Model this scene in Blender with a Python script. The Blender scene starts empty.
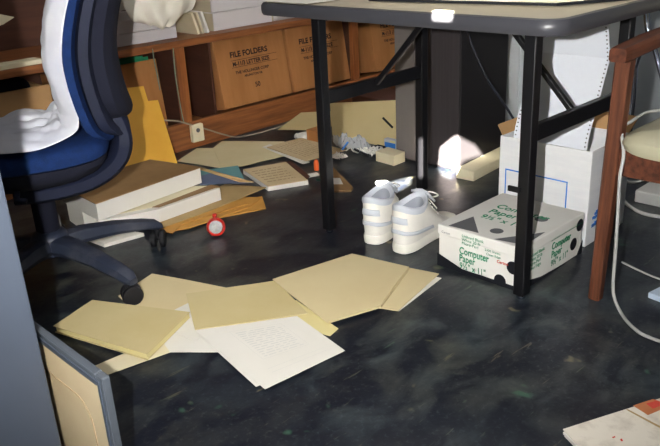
import bpy, bmesh, math, random
from mathutils import Vector as V3, Matrix, noise
random.seed(7)
sc = bpy.context.scene
COL = sc.collection
# ------------------------------------------------------------------ camera
# room axes: +X runs along the wooden shelf wall, +Y points at that wall, the camera stands at the origin
F_PX, PITCH, ROLL, CH, YAW = 756.1, .3844, -.0535, .9626, -.8095
cU = V3((math.cos(YAW), math.sin(YAW), 0)); cV = V3((-cU.y, cU.x, 0))
def room(v): return V3((v.dot(cV), -v.dot(cU), v.z))
_f = V3((0, math.cos(PITCH), -math.sin(PITCH))); _r = V3((1, 0, 0)); _u = _r.cross(_f)
r_ = math.cos(ROLL)*_r + math.sin(ROLL)*_u; u_ = -math.sin(ROLL)*_r + math.cos(ROLL)*_u
FW, RT, UP = room(_f), room(r_), room(u_)
EYE = V3((0, 0, CH))
def ray(px, py): return FW*F_PX + RT*(px-330) + UP*(223-py)
def G(px, py, z=0.0):
    d = ray(px, py); return EYE + d*((z-CH)/d.z)
def GX(px, py, x):
    d = ray(px, py); return EYE + d*(x/d.x)
def GY(px, py, y):
    d = ray(px, py); return EYE + d*(y/d.y)
cam = bpy.data.cameras.new('camera'); co = bpy.data.objects.new('camera', cam); COL.objects.link(co)
cam.sensor_width = 36; cam.lens = F_PX/660*36; cam.clip_start = .05
R3 = Matrix((RT, UP, -FW)).transposed()
co.matrix_world = Matrix.Translation(EYE) @ R3.to_4x4()
sc.camera = co

# ------------------------------------------------------------------ materials
def lin(c): return tuple(((x/255)/12.92 if x/255 <= .04045 else ((x/255+.055)/1.055)**2.4) for x in c)
MATS = {}
def mat(name, rgb, rough=.6, metal=0, spec=.4, var=0., vscale=8, rgb2=None, stretch=(1,1,1), bump=0., bscale=60, coat=0., alpha=None, vlo=.35, vhi=.65):
    if name in MATS: return MATS[name]
    m = bpy.data.materials.new(name); m.use_nodes = True
    nt = m.node_tree; b = nt.nodes['Principled BSDF']
    c = lin(rgb)
    b.inputs['Base Color'].default_value = (*c, 1)
    b.inputs['Roughness'].default_value = rough; b.inputs['Metallic'].default_value = metal
    b.inputs['Specular IOR Level'].default_value = spec
    b.inputs['Coat Weight'].default_value = coat
    if alpha is not None: b.inputs['Alpha'].default_value = alpha
    tc = nt.nodes.new('ShaderNodeTexCoord'); mp = nt.nodes.new('ShaderNodeMapping')
    mp.inputs['Scale'].default_value = stretch
    nt.links.new(tc.outputs['Object'], mp.inputs['Vector'])
    if rgb2 is None and var > 0: rgb2 = tuple(x*(1-var) for x in rgb)
    if rgb2 is not None:
        n = nt.nodes.new('ShaderNodeTexNoise'); n.inputs['Scale'].default_value = vscale; n.inputs['Detail'].default_value = 6
        n.inputs['Roughness'].default_value = .6
        nt.links.new(mp.outputs[0], n.inputs['Vector'])
        cr = nt.nodes.new('ShaderNodeValToRGB')
        cr.color_ramp.elements[0].position = vlo; cr.color_ramp.elements[1].position = vhi
        cr.color_ramp.elements[0].color = (*c, 1); cr.color_ramp.elements[1].color = (*lin(rgb2), 1)
        nt.links.new(n.outputs['Fac'], cr.inputs[0]); nt.links.new(cr.outputs[0], b.inputs['Base Color'])
    if bump > 0:
        n2 = nt.nodes.new('ShaderNodeTexNoise'); n2.inputs['Scale'].default_value = bscale; n2.inputs['Detail'].default_value = 4
        nt.links.new(mp.outputs[0], n2.inputs['Vector'])
        bp = nt.nodes.new('ShaderNodeBump'); bp.inputs['Strength'].default_value = bump; bp.inputs['Distance'].default_value = .01
        nt.links.new(n2.outputs['Fac'], bp.inputs['Height']); nt.links.new(bp.outputs[0], b.inputs['Normal'])
    MATS[name] = m; return m

def floor_mat():
    m = bpy.data.materials.new('scuffed_dark_floor'); m.use_nodes = True; nt = m.node_tree; N = nt.nodes; L = nt.links
    b = N['Principled BSDF']; tc = N.new('ShaderNodeTexCoord')
    def noi(scale, det, st=(1,1,1), rot=0, dist=0):
        mp = N.new('ShaderNodeMapping'); mp.inputs['Scale'].default_value = st; mp.inputs['Rotation'].default_value = (0,0,rot)
        L.new(tc.outputs['Object'], mp.inputs['Vector'])
        n = N.new('ShaderNodeTexNoise'); n.inputs['Scale'].default_value = scale; n.inputs['Detail'].default_value = det
        n.inputs['Distortion'].default_value = dist; n.inputs['Roughness'].default_value = .65
        L.new(mp.outputs[0], n.inputs['Vector']); return n.outputs['Fac']
    def ramp(f, lo, hi, a, c):
        r = N.new('ShaderNodeValToRGB'); r.color_ramp.elements[0].position = lo; r.color_ramp.elements[1].position = hi
        r.color_ramp.elements[0].color = (*a,1); r.color_ramp.elements[1].color = (*c,1); L.new(f, r.inputs[0]); return r.outputs[0]
    def mix(f, a, c, ty='MIX'):
        x = N.new('ShaderNodeMix'); x.data_type = 'RGBA'; x.blend_type = ty
        if isinstance(f, float): x.inputs[0].default_value = f
        else: L.new(f, x.inputs[0])
        L.new(a, x.inputs[6]); L.new(c, x.inputs[7]); return x.outputs[2]
    base = ramp(noi(2.3, 5), .3, .75, lin((14,17,28)), lin((25,30,41)))
    smear = ramp(noi(7, 10, (1,1.5,1), .5, .5), .44, .74, (0,0,0), (.9,.9,.9))
    zone = ramp(noi(1.5, 3), .36, .60, (.25,.25,.25), (1,1,1))
    sm = mix(1.0, smear, zone, 'MULTIPLY')
    sm_col = ramp(noi(2.7, 2), .4, .6, lin((76,87,90)), lin((94,95,84)))
    c1 = mix(sm, base, sm_col)
    scr = ramp(noi(8, 3, (1,9,1), .9, .3), .66, .71, (0,0,0), (.45,.45,.45))
    sc_col = ramp(noi(3, 2), .4, .6, lin((122,112,86)), lin((78,104,82)))
    c2 = mix(scr, c1, sc_col)
    spot = ramp(noi(11, 2, (1,1,1), .2, .2), .68, .73, (0,0,0), (.6,.6,.6))
    c2b = mix(spot, c2, ramp(noi(4, 1), .45, .55, lin((136,124,92)), lin((64,104,82))))
    fine = ramp(noi(80, 4), .55, .75, (0,0,0), (.45,.45,.45))
    c3 = mix(fine, c2b, sm_col)
    L.new(c3, b.inputs['Base Color'])
    rr = N.new('ShaderNodeMapRange'); rr.inputs['To Min'].default_value = .22; rr.inputs['To Max'].default_value = .48
    L.new(noi(6, 6, (1,1.6,1), .4, 1), rr.inputs['Value']); L.new(rr.outputs[0], b.inputs['Roughness'])
    b.inputs['Specular IOR Level'].default_value = .45
    bp = N.new('ShaderNodeBump'); bp.inputs['Strength'].default_value = .12; bp.inputs['Distance'].default_value = .01
    L.new(noi(12, 4), bp.inputs['Height']); L.new(bp.outputs[0], b.inputs['Normal'])
    return m

def stained(name, rgb, rgb2, lo=.45, hi=.7, scale=3): return mat(name, rgb, .85, rgb2=rgb2, vscale=scale, vlo=lo, vhi=hi)
M_manila = mat('manila', (216,200,158), .7, rgb2=(208,189,146), vscale=3, vlo=.35, vhi=.75, spec=.25)
M_manila_d = mat('aged_manila', (214,202,164), .7, rgb2=(204,190,148), vscale=4, vlo=.35, vhi=.75, spec=.25)
M_olive = mat('olive_manila', (204,188,142), .72, rgb2=(196,178,128), vscale=4, vlo=.4, vhi=.8, spec=.25)
M_ochre_d = mat('dull_ochre_folder', (200,150,76), .65, rgb2=(184,132,62), vscale=5, spec=.3)
M_tan = mat('tan_folder', (176,150,106), .75, rgb2=(160,134,92), vscale=5, spec=.25)
M_ochre = mat('ochre_envelope', (226,172,66), .6, rgb2=(214,158,56), vscale=3, spec=.3)
M_yellow = mat('pale_yellow_paper', (218,204,148), .75, spec=.25)
M_paper = mat('white_paper', (224,220,212), .8, rgb2=(214,210,200), vscale=3, vlo=.4, vhi=.8, spec=.2)
M_paper_c = mat('cream_paper', (226,216,186), .8, rgb2=(216,204,172), vscale=3, spec=.2)
M_grey_ink = mat('faint_grey_print', (206,204,199), .8, spec=.2)
M_ink = mat('dark_print', (46,34,30), .8, spec=.2)
M_kraft = mat('kraft_carton', (176,122,74), .75, rgb2=(160,108,62), vscale=2.2, stretch=(6,6,1), spec=.25)
M_kraft_l = mat('light_kraft', (190,150,104), .78, rgb2=(176,136,92), vscale=4, spec=.25)
M_brownbook = mat('brown_cover', (150,118,80), .7, rgb2=(128,98,64), vscale=5, spec=.3)
M_wood = mat('orange_brown_wood', (154,96,56), .45, rgb2=(114,68,38), vscale=4, stretch=(1,14,14), bump=.05, bscale=8)
M_woodv = mat('vertical_wood', (156,94,50), .45, rgb2=(122,70,36), vscale=4, stretch=(14,14,1), bump=.05, bscale=8)
M_darkwood = mat('dark_brown_panel', (88,54,40), .6, rgb2=(72,42,32), vscale=3, stretch=(1,1,8))
M_chairwood = mat('red_brown_chair_wood', (108,64,44), .42, rgb2=(66,37,26), vscale=5, stretch=(14,14,1), bump=.08, bscale=10)
M_chairwood_h = mat('red_brown_arm_wood', (102,58,40), .42, rgb2=(64,36,26), vscale=5, stretch=(1,14,14), bump=.08, bscale=10)
M_blackmetal = mat('black_metal', (15,15,18), .42, spec=.4)
M_bumper = mat('grey_bumper', (60,60,65), .4, spec=.5)
M_top = mat('tan_laminate', (190,180,160), .4, spec=.5)
M_darkcab = mat('dark_brown_black_cabinet', (62,58,60), .42, rgb2=(52,48,50), vscale=4, stretch=(30,30,.5))
M_blackside = mat('black_cabinet_side', (32,30,32), .4)
M_greysteel = mat('grey_blue_steel', (80,88,102), .38, spec=.5, rgb2=(75,82,95), vscale=3)
M_frame = mat('grey_frame', (84,90,98), .35, spec=.6)
M_cream = mat('cream_plastic', (226,206,168), .5, rgb2=(218,194,154), vscale=4)
M_blue = mat('blue_fabric', (20,46,96), .85, rgb2=(16,38,82), vscale=50, bump=.3, bscale=400, spec=.2)
M_navy = mat('navy_plastic', (28,33,54), .65, spec=.2, rgb2=(23,28,46), vscale=12, bump=.06, bscale=300)
M_navyback = mat('dark_navy_fabric', (26,28,42), .85, bump=.3, bscale=400, spec=.2)
M_base = mat('scuffed_dark_plastic', (42,48,64), .45, rgb2=(92,92,98), vscale=9, stretch=(1,1,1), vlo=.5, vhi=.85, bump=.08, bscale=60)
M_rubber = mat('black_rubber', (22,22,26), .5)
M_cloth = mat('white_cloth', (222,222,228), .9, rgb2=(206,208,220), vscale=6, spec=.15)
M_clothwarm = mat('warm_white_cloth', (232,226,212), .9, rgb2=(220,212,196), vscale=5, spec=.15)
M_white = mat('white_board', (226,224,218), .6, rgb2=(216,213,206), vscale=3, spec=.3)
M_whitecarton = mat('white_carton', (224,224,224), .65, rgb2=(216,217,219), vscale=5, stretch=(1,1,8), spec=.3)
M_shelfbox = mat('white_storage_box', (206,200,200), .6, spec=.3)
M_shelfboxside = mat('tan_storage_box_side', (196,184,156), .7, spec=.3)
M_green = mat('green_print', (36,130,90), .7)
M_red = mat('red_print', (200,70,56), .6)
M_bluep = mat('blue_print', (52,120,205), .6)
M_blackp = mat('black_print', (22,24,30), .5)
M_greyp = mat('grey_print', (96,96,98), .6)
M_wallr = mat('pale_blue_wall', (178,186,200), .7, rgb2=(170,178,192), vscale=2)
M_chrome = mat('chrome_tube', (190,196,210), .18, metal=1)
M_cushion = mat('olive_grey_vinyl', (168,164,140), .45, rgb2=(156,150,126), vscale=4, spec=.4)
M_cable = mat('grey_white_cable', (170,170,166), .45)
M_cabled = mat('dark_cable', (26,28,38), .4)
M_foam = mat('cream_foam', (226,216,184), .6, rgb2=(216,204,168), vscale=6)
M_shoe = mat('white_leather', (236,232,224), .5, rgb2=(226,222,214), vscale=12, bump=.06, bscale=150, spec=.35)
M_shoegrey = mat('pale_grey_leather', (198,202,210), .55, spec=.35)
M_lining = mat('grey_lining', (150,154,162), .9)
M_sole = mat('white_rubber_sole', (232,228,216), .5)
M_teal = mat('teal_folder', (110,158,156), .65, rgb2=(96,144,150), vscale=5)
M_bluegrey = mat('blue_grey_cover', (96,110,138), .5)
M_redplastic = mat('red_plastic', (204,44,34), .3, coat=.5)
M_silver = mat('silver_face', (206,204,204), .25, metal=.6, rgb2=(236,236,236), vscale=60, vlo=.4, vhi=.6)
M_orange = mat('orange_plastic', (226,104,50), .5)
M_floor = floor_mat()
m = mat('clear_plastic', (228,232,236), .12, alpha=.38); m.node_tree.nodes['Principled BSDF'].inputs['Specular IOR Level'].default_value = .8

# ------------------------------------------------------------------ object helpers
def root_of(o):
    while o.parent: o = o.parent
    return o
def link(name, me, parent=None):
    o = bpy.data.objects.new(name, me); COL.objects.link(o)
    if parent: o.parent = parent
    return o
def obj(name, bm, m, parent=None, local=False, smooth=False, mats=None):
    """link a bmesh as one mesh object; coordinates are world coordinates unless local"""
    if parent and not local: bm.transform(root_of(parent).matrix_basis.inverted())
    bmesh.ops.recalc_face_normals(bm, faces=bm.faces[:])
    me = bpy.data.meshes.new(name); bm.to_mesh(me); bm.free()
    for x in (mats or [m]): me.materials.append(x)
    if smooth:
        for p in me.polygons: p.use_smooth = True
        try: me.set_sharp_from_angle(angle=math.radians(42))
        except Exception: pass
    return link(name, me, parent)
def tag(o, label, cat, group=None, kind=None):
    o['label'] = label; o['category'] = cat
    if group: o['group'] = group
    if kind: o['kind'] = kind
    return o
def struct(o): o['kind'] = 'structure'; return o
def thing(name, label, cat, loc=(0,0,0), rz=0, group=None):
    o = bpy.data.objects.new(name, None); COL.objects.link(o); o.empty_display_size = .05
    o.matrix_basis = Matrix.Translation(V3(loc)) @ Matrix.Rotation(rz, 4, 'Z')
    return tag(o, label, cat, group)
def copy_tree(o, parent=None):
    c = o.copy(); COL.objects.link(c)
    if parent: c.parent = parent
    for ch in [x for x in bpy.data.objects if x.parent == o]: copy_tree(ch, c)
    return c
def box(bm, lo, hi, bev=0., seg=2, M=None):
    lo = V3(lo); hi = V3(hi); c = (lo+hi)/2; s = hi-lo
    g = bmesh.ops.create_cube(bm, size=1, matrix=Matrix.Translation(c) @ Matrix.Diagonal((s.x, s.y, s.z, 1)))
    vs = g['verts']
    if bev > 0:
        es = list({e for v in vs for e in v.link_edges})
        r = bmesh.ops.bevel(bm, geom=es, offset=bev, segments=seg, profile=.5, affect='EDGES')
        vs = list({v for f in r['faces'] for v in f.verts} | {v for v in vs if v.is_valid})
    if M is not None:
        bmesh.ops.transform(bm, matrix=M, verts=vs)
    return vs
def Box(lo, hi, bev=0., seg=2, M=None):
    bm = bmesh.new(); box(bm, lo, hi, bev, seg, M); return bm
def prism(bm, pts, z0, z1, bev=0.):
    """pts: plan outline (x, y), extruded z0..z1"""
    lo = [bm.verts.new((p[0], p[1], z0)) for p in pts]; hi = [bm.verts.new((p[0], p[1], z1)) for p in pts]
    bm.faces.new(lo[::-1]); bm.faces.new(hi)
    n = len(pts)
    for i in range(n): bm.faces.new((lo[i], lo[(i+1)%n], hi[(i+1)%n], hi[i]))
def spline(pts, n=6):
    pts = [V3(p) for p in pts]; out = []
    P = [2*pts[0]-pts[1]] + pts + [2*pts[-1]-pts[-2]]
    for i in range(1, len(P)-2):
        a, b, c, d = P[i-1:i+3]
        for k in range(n):
            t = k/n; out.append(.5*((2*b)+(c-a)*t+(2*a-5*b+4*c-d)*t*t+(3*b-a-3*c+d)*t**3))
    out.append(pts[-1]); return out
def tube(bm, pts, r, seg=10, smooth=6, flat=1.):
    if smooth > 1 and len(pts) > 2: pts = spline(pts, smooth)
    pts = [V3(p) for p in pts]; n = len(pts); rs = r if isinstance(r, list) else [r]*n
    if len(rs) != n: rs = [rs[min(len(rs)-1, int(i/(n-1)*(len(rs)-1)+.5))] for i in range(n)]
    up = V3((0, 0, 1)); rings = []; side = None
    for i, p in enumerate(pts):
        t = (pts[min(i+1, n-1)]-pts[max(i-1, 0)]).normalized()
        if side is None:
            side = t.cross(up)
            if side.length < .05: side = t.cross(V3((1, 0, 0)))
        side = (side - t*side.dot(t)).normalized(); w = side.cross(t).normalized()
        rings.append([bm.verts.new(p + rs[i]*(math.cos(a)*side + flat*math.sin(a)*w)) for a in [2*math.pi*k/seg for k in range(seg)]])
    for a, b in zip(rings, rings[1:]):
        for k in range(seg): bm.faces.new((a[k], a[(k+1)%seg], b[(k+1)%seg], b[k]))
    bm.faces.new(rings[0][::-1]); bm.faces.new(rings[-1])
def Tube(pts, r, **k):
    bm = bmesh.new(); tube(bm, pts, r, **k); return bm
def bar(bm, a, b, w, h, bev=.003):
    a = V3(a); b = V3(b); d = b-a; L = d.length; q = d.to_track_quat('X', 'Z').to_matrix().to_4x4()
    box(bm, (0, -w/2, -h/2), (L, w/2, h/2), bev, 2, Matrix.Translation(a) @ q)
def Bar(a, b, w, h, bev=.003):
    bm = bmesh.new(); bar(bm, a, b, w, h, bev); return bm
def lathe(bm, prof, c, seg=24, axis='Z', M=None):
    rings = []
    for r, z in prof:
        rings.append([bm.verts.new((r*math.cos(2*math.pi*k/seg), r*math.sin(2*math.pi*k/seg), z)) for k in range(seg)])
    for a, b in zip(rings, rings[1:]):
        for k in range(seg): bm.faces.new((a[k], a[(k+1)%seg], b[(k+1)%seg], b[k]))
    bm.faces.new(rings[0][::-1]); bm.faces.new(rings[-1])
    T = Matrix.Translation(V3(c)) @ (M or Matrix.Identity(4))
    bmesh.ops.transform(bm, matrix=T, verts=[v for r in rings for v in r])
def quadsheet(bm, c, th, bend=0., seed=0, n=10):
    """thin sheet with four 3-D top corners c, bowed and rippled a little, thickness th below"""
    c = [V3(p) for p in c]; top = []; bot = []
    for i in range(n+1):
        rt = []; rb = []
        for j in range(n+1):
            u = i/n; v = j/n
            p = (c[0]*(1-u)+c[1]*u)*(1-v) + (c[3]*(1-u)+c[2]*u)*v
            k = noise.noise(V3((u*1.7+seed*3.1, v*1.7, seed)))
            e = abs(2*u-1)**2*.5+abs(2*v-1)**2*.5
            h = bend*max(0, .35+k)*e*1.4
            rt.append(bm.verts.new(p+V3((0, 0, h)))); rb.append(bm.verts.new(p+V3((0, 0, h-th))))
        top.append(rt); bot.append(rb)
    for i in range(n):
        for j in range(n):
            bm.faces.new((top[i][j], top[i+1][j], top[i+1][j+1], top[i][j+1]))
            bm.faces.new((bot[i][j], bot[i][j+1], bot[i+1][j+1], bot[i+1][j]))
    for i in range(n):
        bm.faces.new((top[i][0], bot[i][0], bot[i+1][0], top[i+1][0])); bm.faces.new((top[i][n], top[i+1][n], bot[i+1][n], bot[i][n]))
        bm.faces.new((top[0][i], top[0][i+1], bot[0][i+1], bot[0][i])); bm.faces.new((top[n][i], bot[n][i], bot[n][i+1], top[n][i+1]))
    bmesh.ops.recalc_face_normals(bm, faces=bm.faces[:])
def text(s, size, o, right, up, m, parent, name='printed_text', sx=1., bold=.0):
    """flat lettering whose lower left corner is o, on the plane spanned by right/up (world)"""
    cu = bpy.data.curves.new('lettering', 'FONT'); cu.body = s; cu.size = size; cu.offset = bold; cu.space_character = 1.03; cu.extrude = .0002
    t = bpy.data.objects.new('lettering', cu); COL.objects.link(t)
    bpy.context.view_layer.update()
    me = bpy.data.meshes.new_from_object(t.evaluated_get(bpy.context.evaluated_depsgraph_get()))
    bpy.data.objects.remove(t); bpy.data.curves.remove(cu)
    right = V3(right).normalized(); up = V3(up); up = (up-right*up.dot(right)).normalized(); nn = right.cross(up)
    T = Matrix.Translation(V3(o)+nn*.0006) @ Matrix((right*sx, up, nn)).transposed().to_4x4()
    if parent: T = root_of(parent).matrix_basis.inverted() @ T
    me.transform(T); me.materials.clear(); me.materials.append(m); me.name = name
    return link(name, me, parent)

# ------------------------------------------------------------------ setting
struct(obj('floor', Box((-1.2, -1.2, -.05), (3.85, 3.5, 0)), M_floor))
struct(obj('wall_back', Box((-1.2, 3.4, 0), (3.95, 3.5, 3.2)), M_darkwood))
struct(obj('wall_right', Box((3.75, -1.2, 0), (3.85, 3.4, 3.2)), M_wallr))
struct(obj('baseboard_right', Box((3.735, -1.2, 0), (3.75, 3.4, .10), .002), M_blackp))

# ------------------------------------------------------------------ wooden shelf unit along the wall
SH = 2.89
sh = thing('wooden_shelf', 'long orange-brown wooden shelf unit holding the cartons along the back wall', 'shelf', (1.9, 3.1, 0))
obj('divider', Box((2.068, SH+.030, .088), (2.080, 3.37, .462)), M_darkwood, sh)
obj('top_board', Box((.3, SH-.02, .462), (3.7, 3.38, .494), .004), M_wood, sh)
obj('kick_board', Box((.3, SH-.01, 0), (3.7, SH+.015, .125), .003), M_wood, sh)
obj('bottom_board', Box((.3, SH+.015, .06), (3.7, 3.38, .088)), M_wood, sh)
obj('back_panel', Box((.3, 3.37, .088), (3.7, 3.385, .462)), M_darkwood, sh)
for x in (.78, 1.885, 3.005):
    obj('post', Box((x-.026, SH-.012, .125), (x+.026, SH+.012, .462), .004), M_woodv, sh)
    obj('divider', Box((x-.01, SH+.016, .088), (x+.01, 3.37, .462)), M_darkwood, sh)

# file folder cartons, leaning back over the kick board
def file_carton(x0, x1, label):
    ang = math.radians(9.0)
    t = thing('file_carton', label, 'carton', (x0, SH-.002, .127), 0, 'brown cartons of file folders in the shelf')
    t.matrix_basis = Matrix.Translation((x0, SH-.004, .1365)) @ Matrix.Rotation(-ang, 4, 'X')
    W = x1-x0; H = .322; D = .30
    obj('carton_body', Box((0, 0, 0), (W, D, H), .004, 2), M_kraft, t, local=True)
    obj('packing_tape', Box((W/2-.03, .002, H), (W/2+.03, D-.002, H+.0008)), M_kraft_l, t, local=True)
    Mx = t.matrix_basis
    def tx(s, size, x, z, b=0, name='printed_text', sx=1.):
        rt = Mx.to_3x3() @ V3((1, 0, 0)); up = Mx.to_3x3() @ V3((0, 0, 1))
        return text(s, size, Mx @ V3((x, -.0006, z)), rt, up, M_ink, t, name, sx, b)
    k = W/.435
    tx('FILE FOLDERS', .036, .085*k, .232, .0012, sx=1.03)
    tx('M-11/3 LETTER SIZE', .028, .092*k, .190, .0009, sx=.92)
    tx('THE HOLLINGER CORP', .019, .100*k, .152, .0005, sx=1.02)
    tx('ARLINGTON VA', .015, .150*k, .132, .0004)
    tx('50', .032, .205*k, .075, .0006)
    bm = bmesh.new()
    for z in (.183, .216): box(bm, (.085*k, -.0008, z), (.375*k, 0, z+.0018))
    obj('printed_frame', bm, M_ink, t, local=True)
    return t
file_carton(2.105, 2.535, 'brown carton reading FILE FOLDERS, left of the table leg, next to the wooden post')
file_carton(2.553, 2.965, 'brown file folder carton in the shelf partly hidden behind the front left table leg')
c3 = file_carton(3.175, 3.60, 'brown file folder carton beyond the second wooden post, next to the dark cabinet')
# more cartons in the shelf to the left
t = thing('open_carton', 'open brown carton with green tabs inside, left of the wooden post', 'carton', (1.6, 3.1, .09))
Mx = Matrix.Translation((1.40, SH+.055, .118)) @ Matrix.Rotation(-.10, 4, 'X')
bm = bmesh.new()
box(bm, (0, 0, 0), (.42, .012, .30), .002, 2, Mx); box(bm, (0, .012, 0), (.012, .26, .30), .002, 2, Mx); box(bm, (.408, .012, 0), (.42, .26, .30), .002, 2, Mx); box(bm, (0, .26, 0), (.42, .272, .30), .002, 2, Mx); box(bm, (.012, .012, 0), (.408, .26, .01), 0, 2, Mx)
obj('carton_body', bm, M_kraft, t)
bm = bmesh.new()
for i in range(9): box(bm, (.22+.0*i, .03+.022*i, .03), (.40, .033+.022*i, .31+random.uniform(0, .012)), 0, 2, Mx)
f = obj('hanging_folders', bm, M_green, t); f['label'] = 'green tabbed folders'
t = thing('low_carton', 'low brown carton in the shelf behind the white shirt on the office chair', 'carton', (1.1, 3.1, .09))
bm = bmesh.new()
box(bm, (.83, SH+.05, .09), (1.30, SH+.062, .40), .002); box(bm, (.83, 3.2, .09), (1.30, 3.212, .39), .002); box(bm, (.83, SH+.062, .09), (.842, 3.2, .39)); box(bm, (1.288, SH+.062, .09), (1.30, 3.2, .39))
obj('carton_body', bm, M_kraft_l, t)
o = obj('dark_garment', Box((.9, SH+.08, .30), (1.25, 3.18, .44), .05, 4), M_navyback, None, smooth=True)
for v in o.data.vertices: v.co += V3((0, 0, .02*noise.noise(v.co*14)))
tag(o, 'dark blue bundled garment lying in the low brown carton', 'garment')

# things on the shelf top
def storage_box(x0, x1, z0, z1, label, y0=2.95, y1=3.30):
    t = thing('storage_box', label, 'box', (x0, y0, z0), 0, 'white boxes on the shelf top')
    bm = Box((x0, y0+.006, z0), (x1, y1, z1-.004), .002)
    obj('box_body', bm, M_shelfboxside, t)
    obj('front_cover', Box((x0+.001, y0, z0+.001), (x1-.001, y0+.006, z1-.004), .001), M_shelfbox, t)
    obj('box_lid', Box((x0-.001, y0, z1-.004), (x1+.001, y1, z1), .001), M_shelfbox, t)
storage_box(2.135, 2.49, .495, .578, 'white box on the shelf top above the first file folder carton, lower of the two')
storage_box(2.130, 2.485, .579, .665, 'white box on the shelf top above the first file folder carton, upper of the two')
storage_box(2.50, 2.93, .495, .60, 'white box on the shelf top seen just under the left end of the tabletop')
storage_box(1.60, 1.93, .495, .545, 'lower of two flat white boxes on the shelf top just right of the chair back')
storage_box(1.60, 1.93, .546, .600, 'upper of two flat white boxes on the shelf top just right of the chair back')
for i, (x, l, mm) in enumerate([(2.025, 'leftmost', M_paper_c), (2.05, 'middle', M_shelfboxside), (2.078, 'rightmost', M_paper)]):
    bm = Box((0, 0, 0), (.012, .2, .10), .001, 2, Matrix.Translation((x+.004, 2.93, .4955)) @ Matrix.Rotation(-.28, 4, 'Y'))
    tag(obj('booklet', bm, mm), '%s of three thin booklets leaning in a row beside the white boxes' % l, 'booklet', 'booklets leaning on the shelf top')
tag(obj('flat_box', Box((.86, SH-.015, .4945), (1.265, 2.95, .512), .002), M_paper_c), 'long flat cream box on the shelf top at far left', 'box')
# hanging white cloth above the post
bm = bmesh.new(); NU, NV = 26, 20; gr = []
path = spline([(2.775, .566), (2.755, .60), (2.745, .66), (2.755, .74), (2.80, .82), (2.90, .865), (3.02, .84), (3.14, .74), (3.17, .64)] and [V3((0, a, b)) for a, b in [(2.775, .566), (2.755, .60), (2.745, .66), (2.755, .74), (2.80, .82), (2.90, .865), (3.02, .84), (3.14, .74), (3.17, .615)]], 4)
for i, p in enumerate(path):
    row = []; u = i/(len(path)-1)
    half = .060 + .118*min(1, (i/9.0))**.7
    for j in range(NV+1):
        v = j/NV*2-1
        w = .012*noise.noise(V3((v*5, u*7, 2)))+.010*math.sin(v*9+u*5)
        cen = 1.768-.012*(1-min(1, i/9.0))
        drop = .018*v*v*max(0, 1-i/6)
        row.append(bm.verts.new((cen+half*v, p.y+w+.05*v*v*(1 if u < .5 else -.6), p.z+w*.6+drop*2)))
    gr.append(row)
for i in range(len(gr)-1):
    for j in range(NV): bm.faces.new((gr[i][j], gr[i+1][j], gr[i+1][j+1], gr[i][j+1]))
o = obj('white_cloth', bm, M_clothwarm, smooth=True)
md = o.modifiers.new('s', 'SOLIDIFY'); md.thickness = .006; o.modifiers.new('b', 'SUBSURF').render_levels = 1
tag(o, 'white cloth draped over the flat boxes and hanging down in front of the wooden post', 'cloth')
# green-grey strings hanging down the opening
tag(obj('hanging_wire', Tube([GY(173, 48, 2.86), GY(176, 80, 2.865), GY(183, 119, 2.872), GY(186, 123, 2.865)], .0025), mat('green_grey_wire', (120,136,120), .5)), 'thin green-grey wire hanging vertically beside the wooden post', 'wire')
tag(obj('hanging_wire', Tube([GY(152.5, 49, 2.86), GY(154, 60, 2.863), GY(157, 74, 2.866), GY(160, 90, 2.868)], .0022), mat('green_grey_wire', (120,136,120), .5)), 'short thin wire hanging in front of the open carton with green tabs', 'wire')
# outlet box and cable on the kick board
t = thing('wall_outlet', 'small cream electrical socket plate on the wooden kick board', 'outlet', (1.915, 2.88, .03))
obj('socket_body', Box((1.885, 2.856, .030), (1.95, 2.879, .112), .005), M_paper_c, t)
bm = bmesh.new(); lathe(bm, [(.010, 0), (.010, .003)], (1.917, 2.8565, .085), 16, M=Matrix.Rotation(math.pi/2, 4, 'X')); obj('socket', bm, M_greyp, t)
pts = [GY(x, y, 2.868) for x, y in [(140, 118), (158, 120), (176, 121), (188, 124), (206, 129), (222, 134)]] + [G(x, y, .006) for x, y in [(238, 137), (262, 132), (290, 123), (316, 112)]]
tag(obj('cable', Tube(pts, .0038), mat('dull_grey_cable', (150,140,124), .5)), 'dull grey cable running along the wooden kick board behind the papers', 'cable')

# ------------------------------------------------------------------ work table
t = thing('folding_table', 'folding work table with tan top, grey bumper edge and black metal legs', 'table', (1.82, 1.30, 0))
X0, X1, Y0, Y1 = 1.478, 2.22, .822, 1.835
def rrect(x0, x1, y0, y1, r, n=6):
    out = []
    for cx, cy, a0 in ((x1-r, y1-r, 0), (x0+r, y1-r, 90), (x0+r, y0+r, 180), (x1-r, y0+r, 270)):
        for k in range(n+1):
            a = math.radians(a0+90*k/n); out.append((cx+r*math.cos(a), cy+r*math.sin(a)))
    return out
bm = bmesh.new(); prism(bm, rrect(X0+.012, X1-.012, Y0+.012, Y1-.012, .05), .702, .736)
obj('tabletop', bm, M_top, t)
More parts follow.
